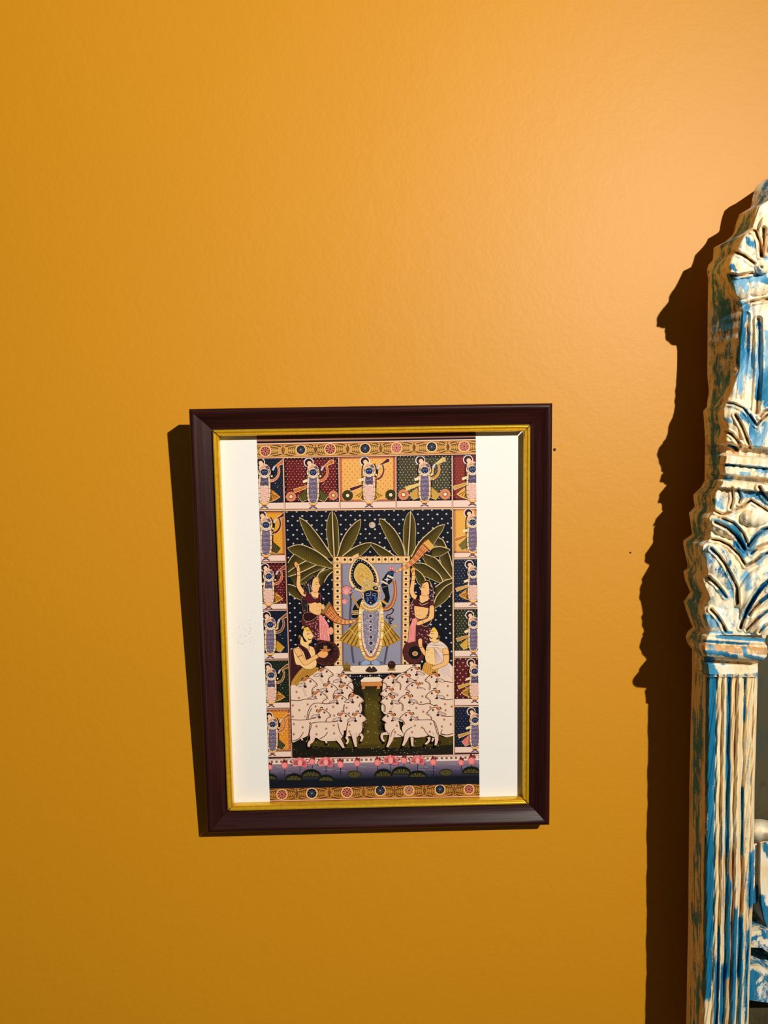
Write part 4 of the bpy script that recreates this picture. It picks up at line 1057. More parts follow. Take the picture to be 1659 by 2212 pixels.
def lotus(x, yy, s, bud, stem):
    A.line([(x + .6, yy + 4), (x, stem)], 1.5, (30, 30, 34)); A.up()
    s *= 1.12
    pk_, pl, dk_ = (232, 104, 106), (246, 140, 130), (96, 26, 34)
    if bud:
        A.ell(x, yy, 6.6 * s, 7.6 * s, pk_, 14); A.poly([(x - 5 * s, yy - 4 * s), (x - 1 * s, yy - 12 * s), (x + 2 * s, yy - 8 * s), (x + 5.5 * s, yy - 10 * s), (x + 5.4 * s, yy - 3 * s)], dk_); A.up()
        A.ell(x - .4 * s, yy + .6 * s, 4.4 * s, 5.4 * s, pl, 12); A.up(-1)
    else:
        for k, a in enumerate((-172, -150, -122, -62, -34, -10, 168, 24, -95)):
            L = (18 if abs(a + 90) > 50 else 16) * s
            x2, y2 = x + L * math.cos(R_(a)), yy + 3 * s + L * .9 * math.sin(R_(a))
            m = lerp((x, yy + 3 * s), (x2, y2), .55)
            A.line([(x, yy + 5 * s), m], 3 * s, pk_ if k % 2 else pl, 7.6 * s); A.line([m, (x2, y2)], 7.6 * s, pk_ if k % 2 else pl, .6)
            A.up(); A.line([lerp(m, (x2, y2), .62), (x2, y2)], 3.2 * s, dk_, .5); A.line([(x, yy + 5 * s), m], .6, dk_); A.up(-1)
        A.up(2); A.ell(x, yy + 1 * s, 5.0 * s, 7 * s, (246, 120, 118), 12); A.up(); A.ell(x, yy + 1.6 * s, 3.8 * s, 5.6 * s, (250, 156, 144), 12); A.up(-3)
    A.up(-1)


for p in ((583, 1682, 16, 11), (635, 1684, 19, 14), (672, 1676, 22, 15), (704, 1685, 18, 12), (765, 1672.5, 15.5, 8, True), (828, 1676, 20, 16), (867, 1670, 21, 15), (902, 1677, 20, 13), (963, 1668.5, 14.5, 7.6, True), (1018, 1669, 20, 14)):
    pad(*p); A.up(.02)
A.up(4)
for p in ((583, 1656, .8, 1, 1672), (615, 1652, 1, 1, 1678), (648, 1646, 1, 0, 1668), (674.5, 1644, .95, 1, 1660), (704, 1645, 1, 0, 1668), (735.5, 1650, 1, 1, 1674), (771.5, 1647, .95, 1, 1666),
          (815.5, 1646, 1, 1, 1664), (844, 1641, 1, 0, 1668), (872.5, 1641.5, .95, 1, 1656), (902, 1641, .95, 0, 1664), (936, 1645, 1, 1, 1692), (996, 1646, .9, 1, 1666), (1018.5, 1642, 1.15, 1, 1656)):
    lotus(*p)

# ---- faint grey mould specks on the white margin
A.clip = None
A.z = 0
for k in range(70):
    x, yy = rr.gauss(528, 16), rr.gauss(1368, 20)
    if x < 566 and x > 492: A.ell(x, yy, rr.uniform(.5, 1.6), rr.uniform(.4, 1.1), lerp((228, 214, 188), (200, 196, 166), rr.random()), 6)

# build the flat print as one sheet of ink
PD = 0.0021
uv = on_frame(np.array([p[0] for p in A.V]), np.array([p[1] for p in A.V]), PD)
Zl = np.array(A.Z, float)
art_V = np.stack([uv[0], -(PD + 6e-6 * Zl), uv[1]], 1)
GAIN = np.array([0.92, 1.01, 1.14])
LUT = np.array([lin((i, i, i))[0] for i in range(256)])
CC = np.clip(np.array(A.C, float), 0, 255)
CL = np.interp(CC, np.arange(256), LUT) * GAIN
CL = np.concatenate([np.clip(CL, 0.003, .95), np.ones((len(CL), 1))], 1)
art_me = bpy.data.meshes.new('devotional_print')
art_me.from_pydata(art_V.tolist(), [], A.F)
ca = art_me.color_attributes.new('ink', 'FLOAT_COLOR', 'POINT')
ca.data.foreach_set('color', CL.astype(np.float32).ravel())
ink = NT('printed_ink')
ink.l(ink.attr('ink')['Color'], ink.b.inputs['Base Color'])
ink.b.inputs['Roughness'].default_value = 0.45
ink.b.inputs['Specular IOR Level'].default_value = 0.25
art = link('devotional_print', art_me, ink.m, frame)
art['label'] = 'printed painting of a blue-faced deity with cows, banana palms and bordered panels'

# paper sheet and backing board
pp = NT('white_paper')
pp.b.inputs['Base Color'].default_value = (0.86, 0.85, 0.83, 1)
pp.b.inputs['Roughness'].default_value = 0.6
pp.b.inputs['Specular IOR Level'].default_value = 0.25


def slab(name, x0, x1, d0, d1, z0, z1, mat, parent):
    V = [(x, -d, z) for d in (d0, d1) for x, z in ((x0, z0), (x1, z0), (x1, z1), (x0, z1))]
    return link(name, mesh(name, V, [(3, 2, 1, 0), (4, 5, 6, 7), (0, 1, 5, 4), (1, 2, 6, 5), (2, 3, 7, 6), (3, 0, 4, 7)]), mat, parent)


slab('paper_sheet', -FW / 2 + .0128, FW / 2 - .0128, .0014, .0020, .0128, FH - .0128, pp.m, frame)
bd = NT('brown_board'); bd.b.inputs['Base Color'].default_value = (.16, .09, .05, 1); bd.b.inputs['Roughness'].default_value = .8
slab('backing_board', -FW / 2 + .0125, FW / 2 - .0125, .0002, .0014, .0125, FH - .0125, bd.m, frame)

# mitred wooden rails and gold slips
def wood_mat(rot):
    q = NT('maroon_stained_wood')
    v_ = q.coord((60, 60, 1200) if not rot else (1200, 60, 60))
    v2 = q.coord((900, 300, 14) if not rot else (14, 300, 900))
    g = q.noise(v2, 1.0, 5, .6, .6)
    q.l(q.ramp(g, [(.30, (.010, .003, .003)), (.55, (.030, .0068, .0062)), (.78, (.055, .012, .010))]), q.b.inputs['Base Color'])
    q.b.inputs['Roughness'].default_value = .36
    q.b.inputs['Specular IOR Level'].default_value = .24
    q.bump(g, .25, .0004)
    return q.m


WOODV, WOODH = wood_mat(False), wood_mat(True)
gd = NT('gold_leaf')
gn = gd.noise(gd.coord((1, 1, 1)), 420, 4, .6)
gd.l(gd.ramp(gn, [(.3, (.70, .40, .015)), (.7, (.84, .52, .03))]), gd.b.inputs['Base Color'])
gd.b.inputs['Metallic'].default_value = .5
gd.b.inputs['Roughness'].default_value = .27
gd.bump(gn, .08, .0003)

WOOD_P = [(0, 0), (0, .0098), (.0004, .0107), (.0012, .0113), (.0022, .01146), (.0032, .0112), (.0046, .0103), (.0064, .0089), (.0086, .0077), (.0108, .0069),
          (.0124, .0065), (.0129, .0063), (.0129, .0001)]
GOLD_P = [(.0129, .0004), (.0129, .0068), (.0133, .0078), (.0140, .0082), (.0147, .0080), (.0152, .0072), (.0154, .0070), (.0157, .0073), (.0161, .0077), (.0166, .0076),
          (.0169, .0070), (.0170, .0060), (.0170, .0036), (.0160, .0022), (.0140, .0004)]
corners = [np.array([-FW / 2, 0.]), np.array([FW / 2, 0.]), np.array([FW / 2, FH]), np.array([-FW / 2, FH])]
inw = [np.array([1., 1.]), np.array([-1., 1.]), np.array([-1., -1.]), np.array([1., -1.])]


def rail(name, prof, k, mat, n=14, gap=.00012, wob=0.0):
    a, b = k, (k + 1) % 4
    V = []; m = len(prof)
    rg = np.random.default_rng(k + 3)
    for i in range(n + 1):
        t = i / n
        for u, d in prof:
            A0 = corners[a] + inw[a] * u; B0 = corners[b] + inw[b] * u
            dirv = (B0 - A0) / np.linalg.norm(B0 - A0)
            P = A0 + (B0 - A0) * t + dirv * gap * (1 - 2 * t)
            V.append((P[0], -d - wob * rg.uniform(0, 1) * (d > .002), P[1]))
    Fs = []
    for i in range(n):
        for j in range(m):
            j2 = (j + 1) % m
            Fs.append((i * m + j, i * m + j2, (i + 1) * m + j2, (i + 1) * m + j))
    Fs.append(tuple(range(m - 1, -1, -1))); Fs.append(tuple(n * m + j for j in range(m)))
    me = mesh(name, V, Fs)
    me.polygons.foreach_set('use_smooth', [len(p.vertices) == 4 for p in me.polygons])
    me.set_sharp_from_angle(angle=R_(50))
    return link(name, me, mat, frame)


for k in range(4):
    rl = rail('frame_rail', WOOD_P, k, WOODH if k % 2 == 0 else WOODV)
    gs = rail('gold_slip', GOLD_P, k, gd.m, 30, .00045, .00003)
    gs.parent = rl; gs.name = 'gold_slip'
    gs['label'] = 'narrow gold beaded inner edge of the frame'

# a wire hook behind the top rail so that the picture hangs from the wall
hk = NT('dull_steel'); hk.b.inputs['Metallic'].default_value = 1; hk.b.inputs['Roughness'].default_value = .4; hk.b.inputs['Base Color'].default_value = (.35, .33, .3, 1)


def tube(name, P, r, mat, parent=None, seg=8):
    V = []; Fs = []; P = [Vector(p) for p in P]
    for i, p in enumerate(P):
        t = (P[min(i + 1, len(P) - 1)] - P[max(i - 1, 0)]).normalized()
        a = t.orthogonal().normalized(); b = t.cross(a)
        for k in range(seg):
            q = p + (a * math.cos(2 * math.pi * k / seg) + b * math.sin(2 * math.pi * k / seg)) * r
            V.append(q)
    for i in range(len(P) - 1):
        for k in range(seg):
            Fs.append((i * seg + k, i * seg + (k + 1) % seg, (i + 1) * seg + (k + 1) % seg, (i + 1) * seg + k))
    Fs.append(tuple(range(seg - 1, -1, -1))); Fs.append(tuple((len(P) - 1) * seg + k for k in range(seg)))
    return link(name, mesh(name, V, Fs, True), mat, parent)


top_gap = math.sin(F_TILT) * (FH - .02)
tube('hanging_hook', [(0, 0, FH - .03), (0, top_gap * .5, FH - .026), (0, top_gap * .94, FH - .024), (0, top_gap * .98, FH - .014)], .0012, hk.m, frame)

# ------------------------------------------------------------------ tiny nails / chips on the wall
nl = NT('dark_nail'); nl.b.inputs['Base Color'].default_value = (.03, .016, .008, 1); nl.b.inputs['Roughness'].default_value = .5


def nail(px, py, r, label):
    c = off_wall(np.array(px), np.array(py), 0.0)
    V = [(0, -.0007, 0)]; n = 10
    for rad, d in ((.6, .0006), (1.0, .0003), (1.0, -.0002)):
        for k in range(n):
            e = 1 + .18 * math.sin(3.1 * k + px)
            V.append((rad * r * e * math.cos(2 * math.pi * k / n), -d, rad * r * e * math.sin(2 * math.pi * k / n)))
    Fs = [(0, 1 + (k + 1) % n, 1 + k) for k in range(n)]
    for ring_ in range(2):
        for k in range(n):
            a = 1 + ring_ * n + k; b = 1 + ring_ * n + (k + 1) % n
            Fs.append((a, b, b + n, a + n))
    o = link('nail', mesh('nail', V, Fs), nl.m)
    o.location = c
    tag(o, label, 'nail')


nail(1361.6, 1193.5, .00062, 'tiny round nail head in bare ochre wall between picture and carved window frame')
nail(1198.2, 971, .00095, 'dark nail stub touching the upper right side of the maroon picture frame')

# ------------------------------------------------------------------ the carved, distressed jharokha (wooden window frame) at the right
DF, DB = 0.048, 0.024            # its front and its back edge stand this far off the wall
XC = 1960.0                      # its axis (out of the picture); the right half repeats the left one mirrored
FRONT = [(1960, 255), (1880, 262), (1800, 300), (1740, 352), (1700, 400), (1672, 428), (1659, 433), (1637, 445), (1623, 487), (1621, 496), (1607, 505), (1590.5, 529), (1587.5, 543), (1575.6, 557),
         (1568.6, 575), (1570.6, 590.6), (1577.6, 610.5), (1585.5, 636), (1599.4, 658), (1601, 670), (1599, 698), (1595.5, 738), (1593.5, 800), (1591.5, 806), (1583.5, 826), (1569, 860),
         (1566, 871), (1557.7, 881.5), (1558.7, 899.4), (1565.6, 921), (1567.6, 931), (1562, 947), (1563.7, 965), (1565.6, 987), (1561.7, 1007), (1562.7, 1022.7), (1555.7, 1048.5), (1541.8, 1064),
         (1539.8, 1078), (1540.8, 1102), (1533.8, 1110), (1527.9, 1118), (1530.8, 1142), (1529.9, 1164), (1514.5, 1179.7), (1514, 1188), (1518.9, 1209.8), (1524.9, 1235.7), (1514, 1251.6),
         (1519, 1265.5), (1530.9, 1295), (1516, 1309), (1518, 1327), (1527.9, 1357), (1526.9, 1371), (1522, 1379), (1518, 1396.7), (1522, 1414.6), (1522.9, 1426.5), (1525.9, 1442), (1527.9, 1462),
         (1527, 1518), (1526, 1617), (1525.9, 1639), (1524, 1719), (1523, 1838), (1522, 1993), (1521, 2089), (1520, 2147), (1516.5, 2212), (1515, 2420)]
BACK = [(1960, 262), (1880, 268), (1780, 300), (1710, 350), (1659, 385), (1645, 392), (1633, 402), (1627, 420), (1622, 447.5), (1613, 454), (1597, 463), (1591, 479), (1585.5, 499), (1581.5, 509),
        (1565.6, 523), (1541.8, 535), (1539.8, 561), (1529.9, 572.7), (1526.9, 584.7), (1529.9, 602.5), (1528.9, 658), (1527.9, 800), (1527.9, 810), (1530.9, 840), (1526.9, 879.5), (1519, 887.5),
        (1521, 911), (1523, 951), (1522, 1038.6), (1514, 1052.5), (1498, 1068), (1498, 1078), (1501, 1094), (1488, 1108), (1491, 1124), (1495, 1154), (1476, 1168), (1476, 1178), (1485, 1217.5),
        (1485, 1225.7), (1476, 1234.7), (1480, 1253.6), (1491, 1279), (1476, 1299), (1484, 1323), (1496, 1355), (1486, 1363), (1481, 1375), (1485, 1389), (1495, 1402.7), (1495, 1458), (1492, 1558),
        (1489, 1699), (1488, 1838), (1486.6, 1993), (1484.6, 2089), (1482.7, 2186), (1482, 2212), (1480, 2430)]
_fy = np.arange(240, 2440, .5)
_fr = np.interp(_fy, [p[1] for p in FRONT], [p[0] for p in FRONT])
_k = np.exp(-np.linspace(-3, 3, 25) ** 2 / 2); _k /= _k.sum()
_fs = np.convolve(np.pad(_fr, 12, 'edge'), _k, 'valid')
fx = lambda y: np.interp(y, _fy, _fs)
bx = lambda y: np.interp(y, [p[1] for p in BACK], [p[0] for p in BACK])


def dist(X, Y, P):
    D = np.full(X.shape, 1e9)
    for (ax, ay), (bx_, by) in zip(P[:-1], P[1:]):
        vx, vy = bx_ - ax, by - ay
        t = np.clip(((X - ax) * vx + (Y - ay) * vy) / (vx * vx + vy * vy), 0, 1)
        D = np.minimum(D, np.hypot(X - ax - t * vx, Y - ay - t * vy))
    return D


def ss(a, b, x): t = np.clip((x - a) / (b - a), 0, 1); return t * t * (3 - 2 * t)
def dome(X, Y, cx, cy, rx_, ry_, rot, h):
    c, s = math.cos(rot), math.sin(rot); U = (X - cx) * c + (Y - cy) * s; V = -(X - cx) * s + (Y - cy) * c
    return h * np.sqrt(np.clip(1 - (U / rx_) ** 2 - (V / ry_) ** 2, 0, 1))


# distressed paint: cream ground, rubbed blue, tan in grooves and recesses and where the paint is worn
def paint(name, streak, soft, ramp_, blue0=0.0):
    q = NT(name)
    at = q.attr('paint'); sep = q.n('ShaderNodeSeparateColor'); q.l(at['Color'], sep.inputs[0])
    v1 = q.coord(streak); v0 = q.coord()
    brush = q.noise(v1, 1.0, 6, .68, .5)
    speck = q.noise(v0, 900, 3, .6)
    patch = q.noise(v0, 60, 4, .6, .4)
    tone = q.noise(q.coord(tuple(.55 * s for s in streak), loc=(3, 7, 1)), 1.0, 4, .6)
    base = q.ramp(tone, ramp_)
    tan = q.math('ADD', q.math('MULTIPLY', q.math('ADD', brush, -.5), 1.6), sep.outputs[1])
    tanm = q.ramp(tan, [(.42, (0, 0, 0)), (.62, (1, 1, 1))])
    c = q.mix(tanm, base, q.mix(patch, (.46, .24, .085), (.72, .42, .17)))
    b = q.math('ADD', q.math('ADD', q.math('MULTIPLY', q.math('ADD', brush, -.5), 1.7), q.math('MULTIPLY', q.math('ADD', speck, -.5), .5)), sep.outputs[0])
    b = q.math('ADD', b, q.math('MULTIPLY', q.math('ADD', patch, -.5), .7))
    b = q.math('ADD', b, blue0)
    bm = q.ramp(b, [(.50 - soft, (0, 0, 0)), (.50, (.40, .40, .40)), (.50 + soft * .9, (1, 1, 1))])
    bl = q.ramp(q.math('ADD', q.math('MULTIPLY', tone, .75), q.math('MULTIPLY', q.math('SUBTRACT', .75, sep.outputs[2]), .5)), [(.28, (.004, .15, .30)), (.50, (.035, .235, .43)), (.72, (.24, .47, .64))])
    c = q.mix(bm, c, bl)
    q.l(c, q.b.inputs['Base Color'])
    q.b.inputs['Roughness'].default_value = .55
    q.b.inputs['Specular IOR Level'].default_value = .3
    q.bump(q.math('ADD', brush, q.math('MULTIPLY', bm, .25)), .35, .0007)
    return q.m


P_CREST = paint('distressed_blue_cream_paint', (270, 270, 110), .15, [(.30, (.82, .57, .31)), (.46, (.90, .76, .49)), (.64, (.92, .87, .74))], .03)
P_PILLAR = paint('distressed_streaked_paint', (420, 420, 24), .10, [(.28, (.74, .48, .23)), (.46, (.87, .68, .38)), (.68, (.91, .81, .58))])

jh = bpy.data.objects.new('carved_window_frame', None)
COL.objects.link(jh)
_c = off_wall(np.array(XC), np.array(1400.), DF)
JX = float(_c[0])
jh.location = (JX, 0, float(off_wall(np.array(XC), np.array(2400.), DF)[2]))
jh.empty_display_size = .05
tag(jh, 'distressed blue and cream carved wooden window frame right of the picture, on the ochre wall', 'window frame')
J0 = np.array(jh.location)


def grid_part(name, X, Y, D, paint_rgb, mat, keep=None, mirror=True, extra=None):
    """carved relief from measured rows; X, Y, D are (rows, cols)"""
    P = off_wall(X, Y, D) - J0
    nr, nc = X.shape
    V = P.reshape(-1, 3); Fs = []
    idx = np.arange(nr * nc).reshape(nr, nc)
    for i in range(nr - 1):
        for j in range(nc - 1):
            if keep is None or keep[i, j]: Fs.append((idx[i, j], idx[i + 1, j], idx[i + 1, j + 1], idx[i, j + 1]))
    me = mesh(name, V, Fs, True)
    a = me.color_attributes.new('paint', 'FLOAT_COLOR', 'POINT')
    c = np.concatenate([paint_rgb.reshape(-1, 3), np.ones((nr * nc, 1))], 1)
    a.data.foreach_set('color', c.astype(np.float32).ravel())
    me.set_sharp_from_angle(angle=R_(38))
    o = link(name, me, mat, jh)
    if mirror:
        o2 = o.copy(); COL.objects.link(o2); o2.scale = (-1, 1, 1)
    return o


def relief(name, rows, offs, hfun, pfun, mat, xr=None, keepf=None, side=True, nside=8, mirror=True):
    Yr = np.asarray(rows, float); f = fx(Yr)
    if xr is None:
        X = f[:, None] + np.asarray(offs)[None, :] * ((XC - f) / offs[-1])[:, None]
    else:
        X = f[:, None] + (xr(Yr) - f)[:, None] * np.asarray(offs)[None, :]
    Y = np.repeat(Yr[:, None], X.shape[1], 1)
    H = hfun(X, Y)
    C = pfun(X, Y, H)
    rd = ss(0, 7, X - f[:, None])                    # rounded front arris
    D = DF + H - .0022 * (1 - rd) ** 2
    P = off_wall(X, Y, D)
    if xr is None: P[:, -1, 0] = JX                  # both halves meet on the axis
    keep = np.ones((len(Yr), X.shape[1]), bool) if keepf is None else keepf(X, Y)
    if side:
        hz = 1041.0; k = (0.5 - DF) / (0.5 - DB)
        yb = hz + (Yr - hz) * k
        P0 = off_wall(bx(yb), yb, np.full_like(yb, DB))
        S_ = []; CS = []
        rgn = np.random.default_rng(len(Yr)); side_rg = np.random.default_rng(11)
        for i in range(nside):
            t = i / nside
            S_.append(P0 + (P[:, 0] - P0) * t)
            sn = np.interp(Yr, np.arange(200, 2480, 14), rgn.uniform(-1, 1, len(np.arange(200, 2480, 14))))
            sl = np.interp(Yr, np.arange(200, 2520, 75), side_rg.uniform(-1, 1, len(np.arange(200, 2520, 75))))
            bl_ = .40 + .16 * sn + .22 * sl + (.16 if .2 < t < .85 else -.22)
            CS.append(np.stack([bl_, np.full_like(bl_, .40), np.full_like(bl_, .5)], -1))
        PB = P0.copy(); PB[:, 0] += .012
        P = np.concatenate([np.stack([PB] + S_, 1), P], 1)
        C = np.concatenate([np.stack([CS[0]] + CS, 1), C], 1)
        keep = np.concatenate([np.ones((len(Yr), nside + 1), bool), keep], 1)
    P = P - J0
    nr, nc = P.shape[:2]
    idx = np.arange(nr * nc).reshape(nr, nc); Fs = []
    for i in range(nr - 1):
        for j in range(nc - 1):
            if keep[i, j] and keep[i + 1, j]: Fs.append((idx[i, j], idx[i + 1, j], idx[i + 1, j + 1], idx[i, j + 1]))
    me = mesh(name, P.reshape(-1, 3), Fs, True)
    a = me.color_attributes.new('paint', 'FLOAT_COLOR', 'POINT')
    c = np.concatenate([C.reshape(-1, 3), np.ones((nr * nc, 1))], 1)
    a.data.foreach_set('color', c.astype(np.float32).ravel())
    me.set_sharp_from_angle(angle=R_(42))
    o = link(name, me, mat, jh)
    if mirror:
        o2 = o.copy(); COL.objects.link(o2); o2.scale = (-1, 1, 1)
    return o


# ---- crest: flower, plumes, cornice, frieze and palmette capital carved from one board
GROOVES = [  # polyline, half width px, depth m
    ([(1587, 543), (1606, 552), (1628, 568)], 5, .0055), ([(1621, 495), (1632, 500), (1640, 520), (1644, 552)], 5, .005), ([(1650, 495), (1650, 520), (1648, 552)], 7, .005),
    ([(1571, 592), (1595, 596), (1625, 590)], 4, .003), ([(1660, 510), (1658, 545)], 5, .004),
    ([(1601, 664), (1622, 652), (1659, 646)], 4, .0025), ([(1614, 680), (1612, 760), (1600, 860)], 6, .0012), ([(1640, 690), (1641, 800), (1634, 890)], 7, .0022), ([(1642, 900), (1650, 890), (1665, 884)], 4, .003),
    ([(1567, 932), (1580, 938), (1600, 962)], 4, .004), ([(1566, 958), (1580, 960), (1592, 972)], 4, .003),
    ([(1589, 897), (1603, 922), (1612, 945), (1620, 964)], 4.5, .0045), ([(1567, 870), (1585, 872), (1606, 882), (1622, 902), (1634, 918), (1645, 906), (1665, 890)], 3.5, .004),
    ([(1581, 1056), (1583, 1078), (1578, 1098)], 4, .003), ([(1595, 1058), (1600, 1075), (1596, 1086)], 4, .003), ([(1640, 1052), (1650, 1070), (1662, 1082)], 5, .004),
    ([(1541, 1103), (1560, 1112), (1575, 1108), (1600, 1096), (1622, 1081), (1640, 1092), (1665, 1108)], 3.5, .004),
    ([(1545, 1128), (1570, 1140), (1590, 1158), (1608, 1184)], 5, .005), ([(1560, 1120), (1585, 1130), (1605, 1152), (1616, 1178)], 3.5, .004), ([(1617, 1180), (1630, 1160), (1645, 1146), (1665, 1140)], 5, .005),
    ([(1622, 1196), (1636, 1184), (1665, 1172)], 4, .004), ([(1531, 1164), (1555, 1168), (1575, 1178), (1596, 1198), (1611, 1222), (1628, 1214), (1645, 1200), (1665, 1192)], 3.5, .0045),
    ([(1536, 1185), (1552, 1200), (1567, 1220), (1580, 1245), (1592, 1270), (1594, 1302)], 4.5, .0055), ([(1531, 1248), (1545, 1260), (1557, 1274), (1568, 1289)], 4.2, .005),
    ([(1536, 1317), (1548, 1330), (1558, 1344), (1567, 1362)], 4.5, .005),
    ([(1665, 1252), (1645, 1268), (1628, 1292), (1613, 1320), (1600, 1356)], 4.5, .005), ([(1665, 1284), (1645, 1298), (1628, 1314), (1618, 1328)], 4, .0045), ([(1665, 1316), (1650, 1324), (1632, 1340), (1614, 1360)], 4, .0045),
    ([(1665, 1346), (1650, 1354), (1640, 1366)], 4, .004),
]
DOMES = [(1602, 574, 34, 30, .1, .006), (1617, 526, 27, 36, .5, .006), (1652, 512, 14, 46, 0, .004), (1600, 622, 26, 24, .7, .004), (1645, 577, 17, 17, 0, .007), (1636, 618, 28, 22, 0, .003),
         (1592, 905, 30, 46, -.4, .005), (1580, 950, 16, 12, .5, .003), (1630, 1118, 32, 20, 0, .005), (1560, 1140, 40, 16, .5, .004), (1650, 1165, 40, 16, -.6, .004),
         (1555, 1225, 34, 52, -.45, .006), (1545, 1285, 30, 34, -.4, .004), (1540, 1335, 28, 30, -.5, .004), (1640, 1275, 40, 60, .6, .006), (1640, 1340, 42, 34, .5, .004)]


def h_crest(X, Y):
    H = np.zeros_like(X)
    ys = Y - .10 * (X - 1565)                        # the hand-cut mouldings run slightly downhill to the right
    DM = np.zeros_like(X)
    for d in DOMES: DM = np.maximum(DM, dome(X, Y, *d))
    H += DM
    ed = ss(0, 12, X - fx(Y))
    H += .003 * np.exp(-((Y - 582) / 26) ** 2) * (1 - ss(10, 60, X - fx(Y)))
    H += .0018 * np.cos((X - 1590) / 9.0) * ss(640, 690, Y) * (1 - ss(840, 890, Y))
    # cornice mouldings
    H -= .0075 * ss(956, 963, ys) * (1 - ss(976, 984, ys))
    H += .004 * ss(978, 985, ys) * (1 - ss(1000, 1004, ys))
    H += .001 * ss(1003, 1006, ys) * (1 - ss(1021, 1026, ys))
    H -= .005 * ss(1024, 1027, ys) * (1 - ss(1034, 1038, ys))
    H += .0045 * ss(1035, 1040, ys) * (1 - ss(1052, 1056, ys))
    for P, w_, d in GROOVES:
        q = dist(X, Y, P)
        H -= ed * d * np.exp(-(q / (w_ * .62)) ** 2)
        H += ed * .0011 * np.exp(-((q - w_ - 2.0) / 2.4) ** 2)
    q = np.hypot(X - 1645, Y - 577); H -= .005 * np.clip(1 - q / 5.0, 0, 1)
    H += .0005 * np.sin(X * .31 + Y * .17) * np.sin(Y * .11 - X * .07)
    return H


BLUES = [
    ([(1582, 575), (1590, 585)], 8, .32), ([(1620, 520), (1630, 530)], 9, .34), ([(1612, 512), (1616, 528)], 7, .2), ([(1636, 580), (1650, 592)], 7, .4), ([(1652, 560), (1664, 556)], 6, .35), ([(1640, 600), (1660, 606)], 7, .3), ([(1597, 612), (1612, 622)], 7, .34),
    ([(1604, 700), (1598, 850)], 6, .3), ([(1618, 720), (1612, 800)], 8, .22), ([(1640, 700), (1644, 860)], 6, .3), ([(1655, 720), (1658, 870)], 8, .25),
     # polyline, half width, strength
    ([(1572, 598), (1600, 605), (1640, 598), (1670, 612)], 9, .45), ([(1578, 612), (1600, 632)], 12, .25), ([(1600, 655), (1612, 662), (1606, 690)], 8, .55), ([(1605, 690), (1600, 790)], 7, .2),
    ([(1598, 770), (1625, 800)], 24, .2), ([(1595, 812), (1600, 835)], 9, .25), ([(1640, 800), (1636, 860)], 7, .45), ([(1600, 780), (1650, 772)], 14, .2), ([(1650, 800), (1652, 880)], 10, .22),
    ([(1570, 880), (1595, 878)], 9, .2), ([(1605, 895), (1622, 915), (1632, 955)], 14, .3), ([(1640, 960), (1655, 920)], 14, .28), ([(1568, 905), (1580, 912)], 6, .25), ([(1576, 962), (1590, 968)], 3, .5),
    ([(1566, 1004), (1620, 1006), (1659, 1012)], 4, .35), ([(1640, 1012), (1665, 1020)], 10, .3), ([(1600, 1022), (1618, 1024)], 3.4, .55), ([(1566, 1036), (1580, 1036)], 5, .35), ([(1544, 1082), (1560, 1098)], 7, .28),
    ([(1597, 1058), (1599, 1066)], 4, .5), ([(1605, 1070), (1640, 1068), (1655, 1085)], 11, .25), ([(1545, 1124), (1565, 1128), (1582, 1146)], 4.5, .55), ([(1582, 1140), (1598, 1160), (1612, 1185)], 8, .5),
    ([(1620, 1186), (1632, 1160), (1655, 1146), (1670, 1142)], 8, .5), ([(1590, 1176), (1606, 1198), (1625, 1190)], 8, .42), ([(1528, 1195), (1540, 1215), (1550, 1230)], 15, .22), ([(1560, 1195), (1600, 1250)], 10, .12),
    ([(1612, 1240), (1616, 1270)], 9, .32), ([(1655, 1195), (1640, 1215)], 8, .3), ([(1568, 1240), (1585, 1290)], 10, .2), ([(1665, 1250), (1640, 1275), (1622, 1306), (1608, 1330)], 6, .5),
    ([(1665, 1282), (1642, 1300)], 4, .45), ([(1665, 1316), (1640, 1334)], 4, .4), ([(1524, 1335), (1544, 1345)], 11, .5), ([(1554, 1276), (1570, 1292)], 6, .3), ([(1526, 1366), (1580, 1366)], 3, .3), ([(1645, 1360), (1652, 1352)], 4, .6)]


def p_crest(X, Y, H):
    b = np.full_like(X, .28); t = np.full_like(X, .18)
    for P, w_, s_ in BLUES: b += 1.5 * s_ * np.clip(1.25 - dist(X, Y, P) / w_, 0, 1)
    for P, w_, d in GROOVES: 
        q = dist(X, Y, P); t += .45 * np.clip(1.2 - q / w_, 0, 1); b -= .10 * np.exp(-((q - w_ - 2.5) / 2.0) ** 2)
    ys = Y - .10 * (X - 1565)
    t += .4 * ss(958, 964, ys) * (1 - ss(976, 983, ys)) + .3 * ss(1024, 1027, ys) * (1 - ss(1036, 1040, ys))  # tan shading painted into the cornice recesses
    b -= .3 * ss(980, 985, ys) * (1 - ss(1000, 1003, ys)) + .3 * ss(1036, 1040, ys) * (1 - ss(1052, 1056, ys))
    b -= .18 * ((Y < 600) & (X > 1580))
    return np.stack([b, t, np.clip(.4 + .5 * np.sin(X * .05 + Y * .03), 0, 1)], -1)


arch = lambda x: np.interp(x, [1500, 1664, 1672, 1700, 1740, 1760, 1800, 1850, 1870, 1910, 1960], [1372, 1372, 1345, 1310, 1296, 1262, 1236, 1226, 1190, 1160, 1120])
offs = np.concatenate([np.linspace(0, 160, 140), np.linspace(164, 446, 30)])
relief('carved_crest', np.concatenate([np.linspace(256, 430, 40), np.arange(432, 1373.5, 1.35)]), offs, h_crest, p_crest, P_CREST, keepf=lambda X, Y: Y <= arch(X) + .01)


